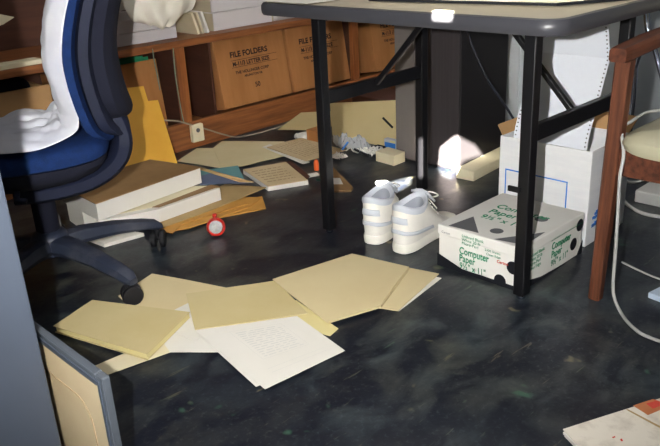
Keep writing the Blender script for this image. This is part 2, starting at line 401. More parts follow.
# bumper: rounded band swept round the edge
bm = bmesh.new(); ring = rrect(X0, X1, Y0, Y1, .06, 8); n = len(ring); cx, cy = (X0+X1)/2, (Y0+Y1)/2
prof = [(.016, .700), (.004, .701), (0, .708), (-.001, .718), (0, .728), (.005, .735), (.016, .7368), (.016, .735)]
R = []
for i, (x, y) in enumerate(ring):
    a = V3(ring[i-1]+(0,)); b = V3(ring[(i+1) % n]+(0,)); tt = (b-a).normalized(); inn = V3((-tt.y, tt.x, 0))
    R.append([bm.verts.new((x+inn.x*o, y+inn.y*o, z)) for o, z in prof])
for i in range(n):
    for k in range(len(prof)): bm.faces.new((R[i][k], R[(i+1) % n][k], R[(i+1) % n][(k+1) % len(prof)], R[i][(k+1) % len(prof)]))
obj('edge_bumper', bm, M_bumper, t, smooth=True)
LX = (1.585, 2.067); LY = (.945, 1.667)
for y in LY:
    for x in LX:
        lg = obj('leg', Box((x-.016, y-.016, .012), (x+.016, y+.016, .70), .003), M_blackmetal, t)
        bm = bmesh.new(); lathe(bm, [(.009, 0), (.012, .003), (.012, .010), (.006, .013)], (x, y, 0), 16); obj('glide', bm, M_chrome, lg)
    obj('crossbar', Bar((LX[0]+.016, y, .447), (LX[1]-.016, y, .447), .02, .042), M_blackmetal, t)
    obj('top_rail', Bar((LX[0]+.016, y, .688), (LX[1]-.016, y, .688), .02, .024), M_blackmetal, t)
    s = 1 if y < 1.2 else -1
    obj('folding_brace', Bar((1.82, y+s*.012, .452), (1.82, y+s*.245, .695), .016, .016), M_blackmetal, t)
# clamp on near right leg
obj('leg_clip', Box((1.562, .950, .30), (1.569, .985, .314), .001), M_blackmetal, t)
# things on tabletop
d1, d2, d3 = V3((1.60, 1.49, 0)), V3((1.70, .948, 0)), V3((1.852, .86, 0))
t = thing('equipment_case', 'low cream equipment case with dark base resting on the tabletop', 'equipment', (1.85, 1.2, .737))
bm = bmesh.new(); prism(bm, [(1.625, 1.50), (1.70, .955), (1.86, .86), (2.16, .86), (2.16, 1.50)], .7375, .744); obj('base_plate', bm, M_blackp, t)
bm = bmesh.new(); prism(bm, [(1.63, 1.495), (1.705, .96), (1.864, .866), (2.155, .866), (2.155, 1.495)], .744, .80); obj('case_body', bm, M_paper_c, t)
bm = bmesh.new(); quadsheet(bm, [(1.49, 1.80, .7395), (1.74, 1.82, .7395), (1.72, 1.60, .7395), (1.482, 1.60, .7395)], .001, .004, 3)
tag(obj('paper_sheet', bm, M_paper), 'white sheet lying on the left end of the tabletop', 'paper')

# ------------------------------------------------------------------ dark cabinet
t = thing('dark_cabinet', 'tall dark file cabinet standing behind the table', 'cabinet', (2.6, 1.86, 0))
obj('cabinet_body', Box((2.345, 1.70, .0), (2.66, 2.02, .90), .003), M_blackside, t)
fr = obj('front_panel', Box((2.337, 1.703, .01), (2.345, 2.017, .895), .002), M_darkcab, t)
obj('lit_face_strip', Box((2.331, 1.915, .01), (2.337, 2.017, .895), .001), mat('lit_cabinet_grey', (112,106,102), .35, rgb2=(98,93,92), vscale=3), t)  # lighter colour stands in for sun and floor reflected on the cabinet's left face
obj('front_stile', Box((2.332, 1.835, .01), (2.337, 1.85, .895), .001), M_darkcab, t)
t = thing('steel_cabinet', 'light grey steel cabinet beyond the dark cabinet', 'cabinet', (3.1, 1.6, 0))
obj('cabinet_body', Box((2.91, 1.30, 0), (3.3, 1.98, .95), .004), mat('light_grey_steel', (196,202,204), .5), t)
obj('cabinet_door', Box((2.90, 1.795, .04), (2.91, 1.975, .93), .003), mat('light_grey_steel', (196,202,204), .5), t)
obj('cabinet_door', Box((2.90, 1.31, .04), (2.91, 1.755, .93), .003), mat('light_grey_steel', (196,202,204), .5), t)
# black cord hanging under the table
tag(obj('dark_cable', Tube([GX(467, 24, 2.24), GX(470, 40, 2.25), GX(485, 75, 2.27), GX(504, 104, 2.26), GX(519, 127, 2.22)]+[(2.16, 1.335, .29)], .0045), M_cabled), 'thin dark cord hanging down from under the tabletop to the tall white carton', 'cord')

# ------------------------------------------------------------------ tall white carton with fanfold web
t = thing('tall_carton', 'tall white carton with blue line printing under the table', 'carton', (2.1, 1.14, 0))
x0, x1, y0, y1, h = 1.985, 2.235, .975, 1.285, .298
bm = bmesh.new()
box(bm, (x0, y0, 0), (x0+.006, y1, h), .001); box(bm, (x1-.006, y0, 0), (x1, y1, h), .001)
box(bm, (x0+.006, y0, 0), (x1-.006, y0+.006, h), .001); box(bm, (x0+.006, y1-.006, 0), (x1-.006, y1, h), .001); box(bm, (x0+.006, y0+.006, 0), (x1-.006, y1-.006, .006))
obj('carton_body', bm, M_whitecarton, t)
bm = bmesh.new(); quadsheet(bm, [(x1-.003, y0+.01, h), (x1-.003, y1-.01, h), (x1+.04, y1-.02, h+.045), (x1+.04, y0+.0, h+.045)], .004, 0, n=2)
obj('carton_flap', bm, M_kraft_l, t)
bm = bmesh.new(); quadsheet(bm, [(x0+.01, y1-.003, h), (x1-.01, y1-.003, h), (x1-.03, y1+.03, h+.025), (x0+.03, y1+.03, h+.025)], .004, 0, n=2)
obj('carton_flap', bm, M_kraft_l, t)
bm = bmesh.new(); e = .0007
ya, yb, za, zb = 1.045, 1.262, .19, .02
box(bm, (x0-e, ya, za), (x0, yb, za+.004)); box(bm, (x0-e, ya, .0), (x0, ya+.004, za)); box(bm, (x0-e, yb-.004, .0), (x0, yb, za))
obj('printed_line', bm, M_bluep, t)
rng = random.Random(4)
for (xa, xb, za, zb) in ((2.012, 2.05, .050, .105), (2.105, 2.14, .165, .185)):
    bm = bmesh.new()
    for k in range(12):
        a = rng.uniform(xa, xb-.01); z = rng.uniform(za, zb); box(bm, (a, y0-.0015, z), (a+rng.uniform(.010, .022), y0, z+.008))
    obj('printed_marks', bm, M_bluep, t)
# fanfold paper
t = thing('fanfold_paper', 'white fanfold computer paper with punched edges rising out of the tall carton', 'paper', (2.1, 1.13, .02))
PR = spline([V3(p) for p in [(2.02, 0, .20), (2.0, 0, .30), (2.045, 0, .42), (2.098, 0, .545)]], 4)
PR2 = spline([V3(p) for p in [(2.098, 0, .545), (2.082, 0, .60), (2.062, 0, .66)]], 4)
ys = lambda f: (1.002, 1.246)
bm = bmesh.new(); rows = []
for p in PR+PR2[1:]:
    rows.append([bm.verts.new((p.x+.004*math.sin(k/6*3.1), 1.001+.245*k/6, p.z)) for k in range(7)])
for a, b in zip(rows, rows[1:]):
    for k in range(6): bm.faces.new((a[k], a[k+1], b[k+1], b[k]))
o = obj('paper_web', bm, mat('cool_white_paper', (218,222,230), .8, spec=.2), t); md = o.modifiers.new('s', 'SOLIDIFY'); md.thickness = .0012; md.offset = 0
bm = bmesh.new()
allp = PR+PR2[1:]; L = [0]
for a, b in zip(allp, allp[1:]): L.append(L[-1]+(b-a).length)
s = .006
while s < L[-1]:
    i = max(k for k in range(len(L)) if L[k] <= s); i = min(i, len(allp)-2)
    f = (s-L[i])/(L[i+1]-L[i]); p = allp[i].lerp(allp[i+1], f); tt = (allp[i+1]-allp[i]).normalized(); nn = V3((tt.z, 0, -tt.x))
    for y in (1.0075, 1.2395):
        lathe(bm, [(.0024, -.0018), (.0024, .0018)], (p.x, y, p.z), 8, M=nn.to_track_quat('Z', 'Y').to_matrix().to_4x4())
    s += .0127
o = obj('sprocket_holes', bm, M_greyp, t); o['label'] = 'rows of punched holes along both edges'
bm = bmesh.new()
for k in range(9): box(bm, (1.995, 1.0, .008+.014*k), (2.225, 1.246, .008+.014*k+.011))
obj('folded_stack', bm, M_paper, t)

# ------------------------------------------------------------------ computer paper carton
t = thing('paper_carton', 'low white carton of computer paper with green lettering and black dots', 'carton', (1.75, 1.1, 0))
x0, x1, y0, y1, h = 1.612, 1.938, .965, 1.238, .130
obj('carton_body', Box((x0, y0, 0), (x1, y1, h-.001), .002), M_white, t)
obj('carton_lid', Box((x0-.003, y0-.003, h-.030), (x1+.003, y1+.003, h), .003), M_white, t)
e = .004
def disc(bm, c, r, nrm, n=22, a0=0, a1=360):
    q = V3(nrm).to_track_quat('Z', 'Y').to_matrix(); pts = [q @ V3((r*math.cos(math.radians(a0+(a1-a0)*k/n)), r*math.sin(math.radians(a0+(a1-a0)*k/n)), 0))+V3(c) for k in range(n+(0 if a1-a0 == 360 else 1))]
    bm.faces.new([bm.verts.new(p) for p in pts])
def poly(bm, pts): bm.faces.new([bm.verts.new(p) for p in pts])
xf = x0-.0036; yf = y0-.0036; zt = h+.0006
def face(name, pts, m_):
    bm = bmesh.new(); bm.faces.new([bm.verts.new(p) for p in pts]); obj(name, bm, m_, t)
def dot(c, r, nrm, m_):
    bm = bmesh.new(); disc(bm, c, r, nrm); obj('printed_dot', bm, m_, t)
face('printed_corner', [(xf, y1+.003, .040), (xf, y1+.003, .0005), (xf, y0, .0005), (xf, y0, .014), (xf, y1-.085, .013)], M_blackp)
dot((xf-.0002, y1-.212, .016), .019, (-1, 0, 0), M_blackp); dot((xf-.0002, y1-.250, .066), .019, (-1, 0, 0), M_blackp)
face('printed_corner', [(x0, yf, .0005), (x1-.06, yf, .0005), (x0+.10, yf, .010), (x0, yf, .030)], M_blackp)
face('printed_corner', [(x1+.003, yf, .0005), (x1-.03, yf, .0005), (x1+.003, yf, .045)], M_blackp)
dot((x1-.052, yf-.0001, .048), .019, (0, -1, 0), M_blackp); dot((x1-.022, yf-.0001, .098), .019, (0, -1, 0), M_blackp)
face('printed_triangle', [(x0+.004, y1-.03, zt), (x0+.105, y1-.045, zt), (x0+.012, y0+.145, zt)][::-1], M_greyp)
face('printed_triangle', [(x0+.002, y0+.09, zt), (x0+.13, y0+.008, zt), (x0+.02, y0+.003, zt)][::-1], M_greyp)
dot((x0+.055, y0+.115, zt), .019, (0, 0, 1), M_greyp); dot((x0+.205, y0+.065, zt), .019, (0, 0, 1), M_greyp); dot((x0+.10, y0+.055, zt), .016, (0, 0, 1), M_greyp)
L_ = (0, -1, 0); Z_ = (0, 0, 1)
def ct(s, sz, y, z, mm=M_green, sx=1, b=0): text(s, sz, (xf+.0002, y, z), L_, Z_, mm, t, sx=sx, bold=b)
ct('Computer', .030, y1-.075, .060, b=.0005, sx=.76); ct('Paper', .030, y1-.075, .037, b=.0005, sx=.76); ct('9½" x 11"', .026, y1-.077, .015, b=.0003, sx=.8)
ct('Unlined Blank', .0125, y1-.083, .112); ct('White 20 lb', .0125, y1-.083, .101); ct('Micro-Perf', .0125, y1-.083, .090)
ct('2300 Sheets', .010, y1-.160, .092); ct('Clean Edge', .010, y1-.165, .081); ct('Carton', .012, y1-.200, .068, M_red, b=.0003)
ct('Hammerhead', .010, y1-.012, .107, M_greyp) if False else ct('Carton', .010, y1-.012, .107, M_greyp)
X_ = (1, 0, 0)
text('Computer', .030, (x0+.150, yf+.0002, .072), X_, Z_, M_green, t, sx=.8, bold=.0006)
text('Paper', .030, (x0+.150, yf+.0002, .047), X_, Z_, M_green, t, sx=.8, bold=.0006)
text('9½" x 11"', .026, (x0+.150, yf+.0002, .022), X_, Z_, M_green, t, sx=.85, bold=.0003)
for k, s in enumerate(['Unlined Blank', 'White 20 lb', 'Micro-Perf', 'Clean Edge']): text(s, .014, (x0+.03, yf+.0002, .088-.013*k), X_, Z_, M_green, t)
bm = bmesh.new(); box(bm, (x0+.145, yf-.0003, .1005), (x1, yf, .102)); obj('printed_rule', bm, M_green, t)
ox = V3((x0+.205, y1-.052, zt-.0003)); rr = V3((-.33, -1, 0)); uu = V3((1, -.3, 0))
for k, (s, sz) in enumerate([('Computer', .044), ('Paper', .044), ('9½" x 11"', .038)]):
    text(s, sz, ox+V3((-.046*k, -.004*k, 0)), L_, (1, 0, 0), M_green, t, sx=.9, bold=.0007)

# ------------------------------------------------------------------ long foam block
t_ = thing('foam_block', 'long cream foam block lying on the floor against the dark cabinet', 'block', (2.4, 1.65, 0))
obj('block_body', Bar((2.275, 1.625, .0205), (2.64, 1.655, .0205), .078, .041, .004), M_foam, t_)

# ------------------------------------------------------------------ sneakers
def sneaker(loc, heading, label, mirror=1):
    t = thing('sneaker', label, 'shoe', (loc[0], loc[1], 0), heading, 'pair of white high-top sneakers'); t.matrix_basis = t.matrix_basis @ Matrix.Scale(1.02, 4)
    def outline(k, n, inset=0):
        a = 2*math.pi*k/n; c, s = math.cos(a), math.sin(a)
        L = .148-inset; x = .148+L*c                       # heel at x=0, toe at .296
        w = (.0475+.008*max(0, c))-inset
        pinch = 1-.10*math.exp(-((x-.12)/.05)**2)
        y = w*pinch*(abs(s)**.62)*(1 if s > 0 else -1)
        if c < 0: x = .148-L*abs(c)**.8
        return x, y+.006*mirror*math.sin(x*9)
    n = 44
    def ring(bm, pts): return [bm.verts.new(p) for p in pts]
    def skin(bm, rs, cap0=True, cap1=True):
        for a, b in zip(rs, rs[1:]):
            for k in range(n): bm.faces.new((a[k], a[(k+1) % n], b[(k+1) % n], b[k]))
        if cap0: bm.faces.new(rs[0][::-1])
        if cap1: bm.faces.new(rs[-1])
    bm = bmesh.new(); rs = []
    for z, ins in ((.0, .005), (.003, .001), (.014, 0), (.026, 0), (.033, .002), (.035, .006)):
        rs.append(ring(bm, [(*outline(k, n, ins), z+(.004 if z > .02 else 0)*math.cos(2*math.pi*k/n)) for k in range(n)]))
    skin(bm, rs); obj('sole', bm, M_sole, t, local=True, smooth=True)
    def opening(k, grow=0):
        a = 2*math.pi*k/n; c, s = math.cos(a), math.sin(a)
        x = .068+(.060+grow)*c; y = (.041+grow)*s
        z = .146+.012*max(0, c)**2+.006*max(0, -c)**3-.010*s*s
        return V3((x-.002, y, z))
    def surf(k, tt):
        a = 2*math.pi*k/n; c = math.cos(a)
        ox, oy = outline(k, n, .003); op = opening(k, .003)
        front = max(0, c)
        ss = tt**(1.0-.45*front)                            # toe side: creeps in before rising
        zz = tt**(1+.95*front)
        x = ox*(1-ss)+op.x*ss; y = oy*(1-ss)+op.y*ss
        bul = .004*math.sin(math.pi*tt)
        dx, dy = (ox-.148), oy; l = math.hypot(dx, dy) or 1
        return V3((x+bul*dx/l, y+bul*dy/l*1.5, .030+(op.z-.030)*zz + .028*front*math.sin(math.pi*min(1, tt*1.15))*(1-tt)))
    bm = bmesh.new(); rs = [ring(bm, [surf(k, q/12) for k in range(n)]) for q in range(13)]
    skin(bm, rs, cap1=False)
    up = obj('upper', bm, M_shoe, t, local=True, smooth=True)
    # padded collar and lining going down inside
    bm = bmesh.new(); rs = [ring(bm, [opening(k, g)+V3((0, 0, z)) for k in range(n)]) for g, z in ((.0045, -.016), (.006, -.008), (.0045, .001), (0, .004), (-.005, .0), (-.008, -.012))]
    skin(bm, rs, False, False); obj('collar', bm, M_shoegrey, t, local=True, smooth=True)
    bm = bmesh.new(); rs = [ring(bm, [opening(k, g)+V3((0, 0, z)) for k in range(n)]) for g, z in ((-.005, -.004), (-.009, -.03), (-.007, -.09))]
    skin(bm, rs, False, True); obj('lining', bm, M_lining, t, local=True, smooth=True)
    # tongue
    bm = bmesh.new()
    prev = None
    for i in range(9):
        u = i/8; x = .130-.012*u+.035*(1-u); z = .120+.040*u; w = .024+.008*u
        row = [bm.verts.new((x+.010*(1-abs(v))+(0.0), v*w, z+.006*(1-v*v))) for v in (-1, -.5, 0, .5, 1)]
        if prev:
            for k in range(4): bm.faces.new((prev[k], prev[k+1], row[k+1], row[k]))
        prev = row
    o = obj('tongue', bm, M_shoegrey, t, local=True, smooth=True); md = o.modifiers.new('s', 'SOLIDIFY'); md.thickness = .007; md.offset = 0
    # laces
    bm = bmesh.new()
    for i in range(5):
        q = .46+.095*i
        kf = 4
        a = surf(kf, q); b = surf(n-kf, q); mid = (a+b)/2+V3((.004, 0, .010))
        tube(bm, [a+V3((0, 0, .003)), mid, b+V3((0, 0, .003))], .0026, seg=7)
    lp = surf(3, .86)+V3((.004, 0, .006))
    for sgn in (1, -1):
        tube(bm, [lp, lp+V3((.022, sgn*.022, .018)), lp+V3((.045, sgn*.040, .004)), lp+V3((.04, sgn*.018, -.006)), lp+V3((.006, 0, 0))], .0022, seg=7)
        tube(bm, [lp, lp+V3((.03, sgn*.010, -.006)), lp+V3((.055, sgn*.03, -.045))], .0022, seg=7)
    obj('laces', bm, M_shoe, t, local=True, smooth=True)
    # curved grey overlays
    def band(name, lo, hi, k0, k1, m_):
        bm = bmesh.new(); prev = None
        steps = 26
        for i in range(steps+1):
            f = i/steps; kk = k0+(k1-k0)*f
            k_lo = kk
            row = []
            for jj in range(4):
                q = lo(f)+(hi(f)-lo(f))*jj/3
                p = surfc(k_lo, q); row.append(bm.verts.new(p))
            if prev:
                for j in range(3): bm.faces.new((prev[j], prev[j+1], row[j+1], row[j]))
            prev = row
        o = obj(name, bm, m_, t, local=True, smooth=True); md = o.modifiers.new('s', 'SOLIDIFY'); md.thickness = .003; md.offset = 0
        return o
    def surfc(kf, q):
        p = surf(kf, q); cx = V3((.148 if p.x > .12 else .06, 0, p.z)); d = (p-cx); d.z = 0
        return p+d.normalized()*.0022
    # heel wraps round: outline parameter n/2 is the heel
    band('heel_band', lambda f: .30-.10*abs(2*f-1), lambda f: .40-.10*abs(2*f-1), n/2-11, n/2+11, M_shoegrey)
    band('heel_patch', lambda f: .56, lambda f: .72, n/2-4, n/2+4, M_shoegrey)
    bm = bmesh.new()
    return t
def heading_old(x, y): v = room(V3((x, y, 0))); return math.atan2(v.y, v.x)
hA = G(379, 246); hB = G(412, 256)
sA = sneaker(G(370.5, 245), heading_old(.48, .88), 'left white high-top sneaker of the pair, standing under the table', -1)
sB = sneaker(G(398, 254), heading_old(.66, .75), 'right white high-top sneaker of the pair, with its laces loose, beside the low carton', 1)

# ------------------------------------------------------------------ office chair
HUB = V3((.825, 2.06, 0)); Fv = V3((-.8881, .45965, 0)); Sv = V3((-.45965, -.8881, 0))  # facing, toward camera side
t = thing('office_chair', 'blue swivel office chair with dark five-star base', 'chair', HUB, math.atan2(-Fv.y, -Fv.x))
# local x = rearward, local y: left of rearward ; camera side is local y = sgn
cs = 1 if (Matrix.Rotation(math.atan2(-Fv.y, -Fv.x), 3, 'Z') @ V3((0, 1, 0))).dot(Sv) > 0 else -1
R0 = .327; c1 = V3((.886, 1.736, 0))-HUB
th0 = math.atan2(c1.y, c1.x)-math.atan2(-Fv.y, -Fv.x)
bm = bmesh.new(); lathe(bm, [(.050, .085), (.056, .092), (.056, .135), (.045, .150), (.034, .156)], (0, 0, 0), 24)
obj('base_hub', bm, M_base, t, local=True, smooth=True)
bm = bmesh.new(); lathe(bm, [(.030, .155), (.034, .16), (.034, .27), (.038, .275), (.042, .34)], (0, 0, 0), 24); obj('column', bm, M_navyback, t, local=True, smooth=True)
for i in range(5):
    a = th0+i*2*math.pi/5; d = V3((math.cos(a), math.sin(a), 0)); sd = V3((-d.y, d.x, 0))
    bm = bmesh.new(); prev = None; prof = [(.03, .117, .040, .050), (.10, .118, .034, .044), (.20, .108, .029, .036), (.29, .092, .026, .030), (.330, .080, .024, .028), (.348, .070, .014, .016)]
    rows = []
    for r, z, w, hh in prof:
        rows.append([bm.verts.new(d*r+sd*(w*cx_)+V3((0, 0, z+hh*cz*.5))) for cx_, cz in ((-.8, -1), (.8, -1), (1, -.4), (.75, .8), (.35, 1), (-.35, 1), (-.75, .8), (-1, -.4))])
    for p, q in zip(rows, rows[1:]):
        for k in range(8): bm.faces.new((p[k], p[(k+1) % 8], q[(k+1) % 8], q[k]))
    bm.faces.new(rows[0][::-1]); bm.faces.new(rows[-1])
    lg = obj('base_leg', bm, M_base, t, local=True, smooth=True)
    bm = bmesh.new(); c = d*.331; ca = [1.45, .25, 2.2, .9, 2.8][i]; ax = (V3((0, cs, 0))*math.sin(ca)+V3((1, 0, 0))*math.cos(ca)).normalized()
    q = ax.to_track_quat('Z', 'Y').to_matrix().to_4x4()
    for off in (-.0145, .0145):
        lathe(bm, [(.018, -.0085), (.026, -.008), (.029, -.004), (.029, .004), (.026, .008), (.018, .0085)], c+ax*off+V3((0, 0, .029)), 20, M=q)
    lathe(bm, [(.006, -.012), (.006, .012)], c+V3((0, 0, .029)), 10, M=q)
    lathe(bm, [(.008, .03), (.008, .075)], c, 10)
    obj('caster', bm, M_rubber, lg, local=True, smooth=True)
def loft(bm, rows, closed=True, caps=True):
    n = len(rows[0]); R = [[bm.verts.new(p) for p in r] for r in rows]
    for a, b in zip(R, R[1:]):
        for k in range(n if closed else n-1): bm.faces.new((a[k], a[(k+1) % n], b[(k+1) % n], b[k]))
    if caps: bm.faces.new(R[0][::-1]); bm.faces.new(R[-1])
def superell(n, p=.35):
    out = []
    for k in range(n):
        a = 2*math.pi*k/n; c, s = math.cos(a), math.sin(a)
        out.append((math.copysign(abs(c)**p, c), math.copysign(abs(s)**p, s)))
    return out
SE = superell(48, .45)
# seat: cushion and under-shell, x from -.27 to +.205, half width .24
def seat_rows(levels, cx=-.035, hx=.245, hy=.225):
    rows = []
    for z, sh in levels: rows.append([(cx+(hx-sh)*a, (hy-sh)*b, z+(-.028*max(0, -a-.55)*2 if True else 0)+.012*a*a*(1 if a > 0 else 0)) for a, b in SE])
    return rows
bm = bmesh.new(); loft(bm, seat_rows([(.386, .014), (.394, .002), (.412, -.002), (.428, .004), (.438, .020), (.443, .05), (.440, .12)])); obj('seat', bm, M_blue, t, local=True, smooth=True)
bm = bmesh.new(); loft(bm, seat_rows([(.318, .11), (.330, .06), (.350, .025), (.372, .008), (.387, .008)])); obj('seat_shell', bm, M_navyback, t, local=True, smooth=True)
obj('tilt_lever', Tube([(-.06, cs*.06, .335), (-.04, cs*.18, .338), (-.035, cs*.245, .337), (-.012, cs*.255, .332)], .008), M_navy, t, local=True, smooth=True)
# back: centre line (rear distance, z) from the profile in view
BC = [(.205, .440), (.176, .452), (.152, .475), (.139, .51), (.128, .56), (.122, .62), (.124, .68), (.140, .75), (.165, .82), (.195, .90), (.215, .97), (.222, 1.02)]
BC = [V3((a, 0, b)) for a, b in spline([V3((a, b, 0)) for a, b in BC], 3) for _ in (0,) ] if False else [V3((p.x, 0, p.y)) for p in spline([V3((a, b, 0)) for a, b in BC], 3)]
def back_part(off0, off1, halfw, zlo, zhi, round_=.05, curve=.03, n=14):
    """slab following the back's centre line between two rearward offsets; rounded corners"""
    pts = [p for p in BC if zlo <= p.z <= zhi]; bm = bmesh.new(); rows = []
    for i, p in enumerate(pts):
        d = min(p.z-zlo, zhi-p.z); k = 1 if d >= round_ else math.sqrt(max(0, 1-(1-d/round_)**2))
        w = halfw-round_*(1-k); thk = (off1-off0)
        e0 = .012*(1-min(1, d/.02)) ; row = []
        for j in range(n+1):
            v = -1+2*j/n; ed = .010*max(0, abs(v)-.8)/.2
            row.append((p.x+off0+e0+ed+curve*(-v*v+0)*-1*-1*0-curve*v*v, v*w, p.z))
        for j in range(n, -1, -1):
            v = -1+2*j/n; ed = .012*max(0, abs(v)-.8)/.2
            row.append((p.x+off1-e0-ed-curve*v*v, v*w, p.z))
        rows.append(row)
    loft(bm, rows); return bm
obj('backrest', back_part(.0, .042, .215, .440, 1.0, .06, 0.0), M_blue, t, local=True, smooth=True)
obj('back_shell', back_part(.036, .082, .212, .446, 1.005, .07, -.0), M_navy, t, local=True, smooth=True)
obj('back_padding', back_part(.078, .150, .178, .480, .985, .09, .030), M_navyback, t, local=True, smooth=True)
# curved bracket joining back and seat
bm = bmesh.new(); rows = []
ctr = spline([V3((a, 0, b)) for a, b in [(.205, .57), (.232, .51), (.250, .445), (.236, .385), (.19, .34), (.12, .312), (.02, .300), (-.06, .302)]], 5)
for i, p in enumerate(ctr):
    a = ctr[max(0, i-1)]; b = ctr[min(len(ctr)-1, i+1)]; tt = (b-a).normalized(); nn = V3((tt.z, 0, -tt.x)); f_ = i/len(ctr); w = .10+.06*min(1, f_*3)-.04*f_; h = .016+.010*min(1, f_*3)
    rows.append([p+nn*(h*q)+V3((0, w*v, 0)) for v, q in ((-1, -.5), (-.9, -.9), (0, -1), (.9, -.9), (1, -.5), (1, .5), (.9, .9), (0, 1), (-.9, .9), (-1, .5))])
loft(bm, rows); obj('back_bracket', bm, M_navy, t, local=True, smooth=True)
CH_T = t.matrix_basis.copy()
# white shirt over the back and the seat
bm = bmesh.new(); path = spline([V3(p) for p in [(.235, 0, 1.008), (.212, 0, 1.012), (.197, 0, .97), (.172, 0, .86), (.135, 0, .76), (.118, 0, .69), (.117, 0, .62), (.124, 0, .55), (.128, 0, .515), (.112, 0, .474), (.05, 0, .452), (-.03, 0, .449), (-.12, 0, .446), (-.22, 0, .438)]], 5)
gr = []; NV = 40; n_ = len(path)
for i, p in enumerate(path):
    a = path[max(0, i-1)]; b = path[min(n_-1, i+1)]; tt = (b-a).normalized(); nn = V3((-tt.z, 0, tt.x))
    if nn.x > 0 and i < n_*.6: nn = -nn
    if nn.z < 0 and i >= n_*.6: nn = -nn
    u = i/(n_-1); row = []
    onseat = max(0, min(1, (u-.66)/.10))
    for j in range(NV+1):
        v = j/NV; y = cs*(.213-.37*v)
        y += cs*(1-v)*(.018*noise.noise(V3((u*6, v*2, 5)))) + cs*onseat*(1-v)*(-.012+.03*math.sin(u*16+1))
        f = abs(noise.noise(V3((u*8, v*6, 1))))*.05 + abs(noise.noise(V3((u*20+3+v*6, v*13, 4))))*.036
        edge = min(1, min(v, 1-v)*4.5); edge = math.sin(edge*math.pi/2)
        lift = .003 + edge*((1-onseat)*(.019+f*.38) + onseat*(.016+f*.75))
        row.append(bm.verts.new(p+V3((.022*(1-edge)*(1-onseat), y, 0))+nn*lift))
    gr.append(row)
for i in range(len(gr)-1):
    for j in range(NV): bm.faces.new((gr[i][j], gr[i+1][j], gr[i+1][j+1], gr[i][j+1]))
bm.transform(CH_T)
o = obj('white_shirt', bm, M_cloth, smooth=True); md = o.modifiers.new('s', 'SOLIDIFY'); md.thickness = .004; md.offset = 1
o.modifiers.new('b', 'SUBSURF').render_levels = 1
tag(o, 'white shirt draped over the front of the office chair back and crumpled on its seat', 'shirt')

# ------------------------------------------------------------------ foreground grey cabinet and framed panel
t = thing('grey_cabinet', 'tall blue-grey steel cabinet in the left foreground', 'cabinet', (.1, 1.4, 0))
obj('cabinet_body', Box((-.15, 1.131, 0), (.400, 1.55, 1.30), .004), M_greysteel, t)
t = thing('framed_panel', 'cream moulded panel in a grey metal frame beside the tall blue-grey cabinet', 'panel', (.455, 1.1, 0))
zb, ya, yb = .318, .977, 1.50
bm = bmesh.new()
box(bm, (.425, ya, .0), (.440, ya+.022, zb), .003); box(bm, (.425, yb-.022, 0), (.440, yb, zb), .003)
box(bm, (.425, ya+.022, zb-.024), (.440, yb-.022, zb), .003); box(bm, (.425, ya+.022, 0), (.440, yb-.022, .024), .003)
obj('panel_frame', bm, M_frame, t)
bm = bmesh.new(); box(bm, (.4230, ya+.008, zb-.013), (.4252, yb, zb-.009), 0); box(bm, (.4230, ya+.008, 0), (.4252, ya+.011, zb-.013), 0); obj('frame_rib', bm, M_greysteel, t)
obj('cream_inset', Box((.430, ya+.021, .02), (.438, yb-.021, zb-.022)), M_cream, t)
bm = bmesh.new()
ring = rrect(ya+.075, yb-.10, .05, zb-.085, .045, 8)
for a, b in zip(ring, ring[1:]+ring[:1]): tube(bm, [(.4304, a[0], a[1]), (.4304, b[0], b[1])], .0016, seg=8, smooth=1)
obj('moulded_groove', bm, mat('groove_shade', (186,156,118), .7, spec=.1), t)  # darker tan stands in for the shade of a groove in the cream moulding

# ------------------------------------------------------------------ wooden armchair on the right
t = thing('wooden_armchair', 'red-brown wooden armchair with olive-grey vinyl seat at right', 'chair', (1.95, .55, 0))
def tleg(a, b, wa, wb, m_=M_chairwood):
    bm = bmesh.new(); a = V3(a); b = V3(b)
    rows = [[p+V3((sx*w, sy*w, 0)) for sx, sy in ((-1, -.7), (-.7, -1), (.7, -1), (1, -.7), (1, .7), (.7, 1), (-.7, 1), (-1, .7))] for p, w in ((a, wa), (a.lerp(b, .6), wa*.3+wb*.7), (b, wb))]
    loft(bm, rows); return obj('leg', bm, m_, t, smooth=False)
tleg((1.708, .798, 0), (1.738, .792, .617), .0150, .0190)
tleg((1.708, .270, 0), (1.738, .276, .617), .0150, .0190)
tleg((2.30, .775, 0), (2.22, .785, .45), .015, .021); tleg((2.30, .29, 0), (2.22, .285, .45), .015, .021)
for y in (.795, .275):
    bm = bmesh.new(); rows = []
    for x, z, w, hh in ((1.702, .633, .021, .016), (1.73, .634, .023, .017), (1.85, .642, .026, .017), (2.05, .650, .024, .016), (2.30, .640, .018, .014)):
        rows.append([(x, y+w*a, z+hh*b) for a, b in ((-1, -.7), (-.8, -1), (.8, -1), (1, -.7), (1, .6), (.75, 1), (-.75, 1), (-1, .6))])
    loft(bm, rows); obj('arm_rest', bm, M_chairwood_h, t)
obj('front_rail', Box((1.705, .296, .345), (1.727, .773, .412), .003), M_chairwood_h, t)
obj('side_rail', Bar((1.757, .795, .382), (2.22, .787, .382), .02, .055), M_chairwood_h, t); obj('side_rail', Bar((1.752, .268, .382), (2.22, .285, .382), .02, .055), M_chairwood_h, t)
obj('back_post', Bar((2.22, .787, .44), (2.34, .787, .92), .032, .03), M_chairwood, t); obj('back_post', Bar((2.22, .285, .44), (2.34, .285, .92), .032, .03), M_chairwood, t)
bm = bmesh.new(); rows = []
for z, sh in ((.410, .02), (.414, .004), (.428, 0), (.444, .006), (.456, .03), (.460, .08)): rows.append([(1.905+(.252-sh)*a, .532+(.244-sh)*b, z+.02*(1-max(abs(a), abs(b))**4)) for a, b in superell(48, .32)])
loft(bm, rows); obj('seat', bm, M_cushion, t, smooth=True)
